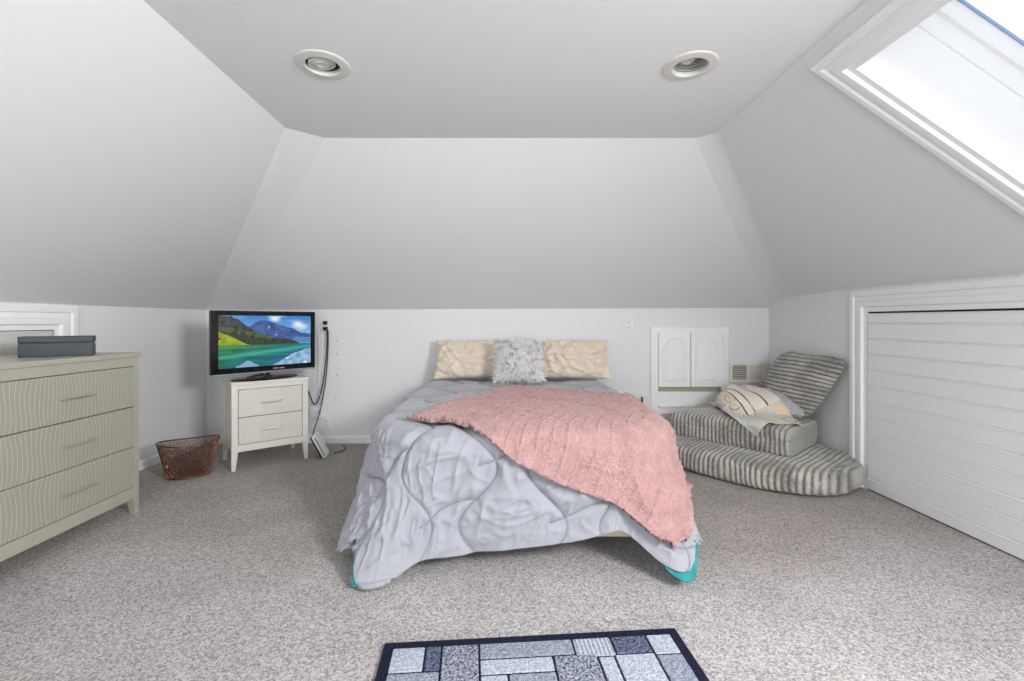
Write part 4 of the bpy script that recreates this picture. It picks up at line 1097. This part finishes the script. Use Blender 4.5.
tag(to, 'cream throw with brown stripes and blue medallions over the floor chair', 'throw')

# ------------------------------------------------------------------ patchwork rug
def rug():
    ang = math.atan2(1.6145-1.538, .602+.407); W, L = 1.012, 1.5
    # origin at far-left corner, local x to the right, local y away from the viewer (negative = nearer)
    b = MB(); bd = .032
    def slab(x0, x1, y0, y1, mi, z=.016, n=1):
        b.box(x0, x1, y0, y1, .002, z, mi)
    slab(0, W, -L, 0, 0, .013)
    px = lambda X, Y, mi, X2, Y2: slab(X+.003, X2-.003, -Y2+.003, -Y-.003, mi, .0165)
    G = bd
    P = [(G, .142, G, .142, 1), (.142, .195, G, .142, 4), (.195, .318, G, .27, 3), (.318, .632, G, .105, 2), (.632, .765, G, .12, 5), (.765, .89, G, .115, 4), (.89, W-G, G, .125, 1),
         (G, .195, .142, .27, 2), (.318, .555, .105, .17, 1), (.318, .405, .17, .27, 1), (.405, .555, .17, .27, 2), (.555, .70, .105, .30, 3), (.70, .755, .12, .30, 1), (.755, .89, .115, .30, 1), (.89, W-G, .125, .32, 2),
         (G, .17, .27, .45, 3), (.17, .318, .27, .36, 1), (.318, .555, .27, .42, 4), (.555, .76, .30, .39, 5), (.76, .89, .30, .48, 2), (.89, W-G, .32, .5, 1), (.17, .318, .36, .55, 2), (G, .17, .45, .62, 1), (.318, .46, .42, .62, 1), (.46, .76, .42, .55, 3),
         (.76, .89, .48, .7, 1), (.89, W-G, .5, .72, 4), (.17, .318, .55, .75, 4), (G, .17, .62, .9, 2), (.46, .76, .55, .7, 1), (.318, .46, .62, .9, 2), (.46, .62, .7, .95, 4), (.62, .9, .7, .85, 2), (.9, W-G, .72, 1., 1), (.62, .9, .85, 1.05, 1),
         (.17, .318, .75, 1., 1), (G, .17, .9, 1.2, 3), (.318, .46, .9, 1.2, 5), (.46, .62, .95, 1.2, 1), (.62, .78, 1.05, 1.3, 3), (.78, W-G, 1.05, 1.25, 2), (.17, .318, 1., 1.25, 2), (G, .3, 1.25, L-G, 1), (.3, .62, 1.2, L-G, 2), (.62, .8, 1.3, L-G, 4), (.8, W-G, 1.25, L-G, 1)]
    for (xa, xb, ya, yb, mi) in P: px(xa, ya, mi, xb, yb)
    o = b.done('patchwork_rug', RUG, bevel=.004)
    o.location = (-.407, 1.538, 0); o.rotation_euler = (0, 0, ang)
    tag(o, 'navy bordered rug with a patchwork of grey blocks on the carpet', 'rug')
rug()

# ------------------------------------------------------------------ light
wd = bpy.data.worlds.new('sky'); SC.world = wd; wd.use_nodes = True
bg = wd.node_tree.nodes['Background']; bg.inputs['Color'].default_value = (.93, .97, 1., 1); bg.inputs['Strength'].default_value = 1.35
def area(name, loc, direction, sx, sy, power, col=(1, 1, 1)):
    l = bpy.data.lights.new(name, 'AREA'); l.shape = 'RECTANGLE'; l.size = sx; l.size_y = sy; l.energy = power; l.color = col
    o = bpy.data.objects.new(name, l); COL.objects.link(o); o.location = loc
    o.rotation_euler = Vector(direction).to_track_quat('-Z', 'Y').to_euler(); return o
area('added_key_lamp', sl(.66, -.1, .02), (-.9, .3, -.42), .8, .6, 128, (.99, .996, 1))  # added key lamp in the assumed skylight, turned towards the left wall
area('gable_fill', (0, YN-.1, 1.02), (0, 1, .9), 1.8, 1.35, 84, (.965, .99, 1))  # added fill lamp at the unseen gable window, tilted up at the slopes
l = area('skylight_portal', sl(.66, 1.225, .43), -SN, .98, .93, 10); l.data.cycles.is_portal = True

SC.view_settings.view_transform = 'Standard'; SC.view_settings.look = 'None'
SC.view_settings.gamma = 1.; SC.view_settings.use_curve_mapping = False; SC.view_settings.exposure = -0.23
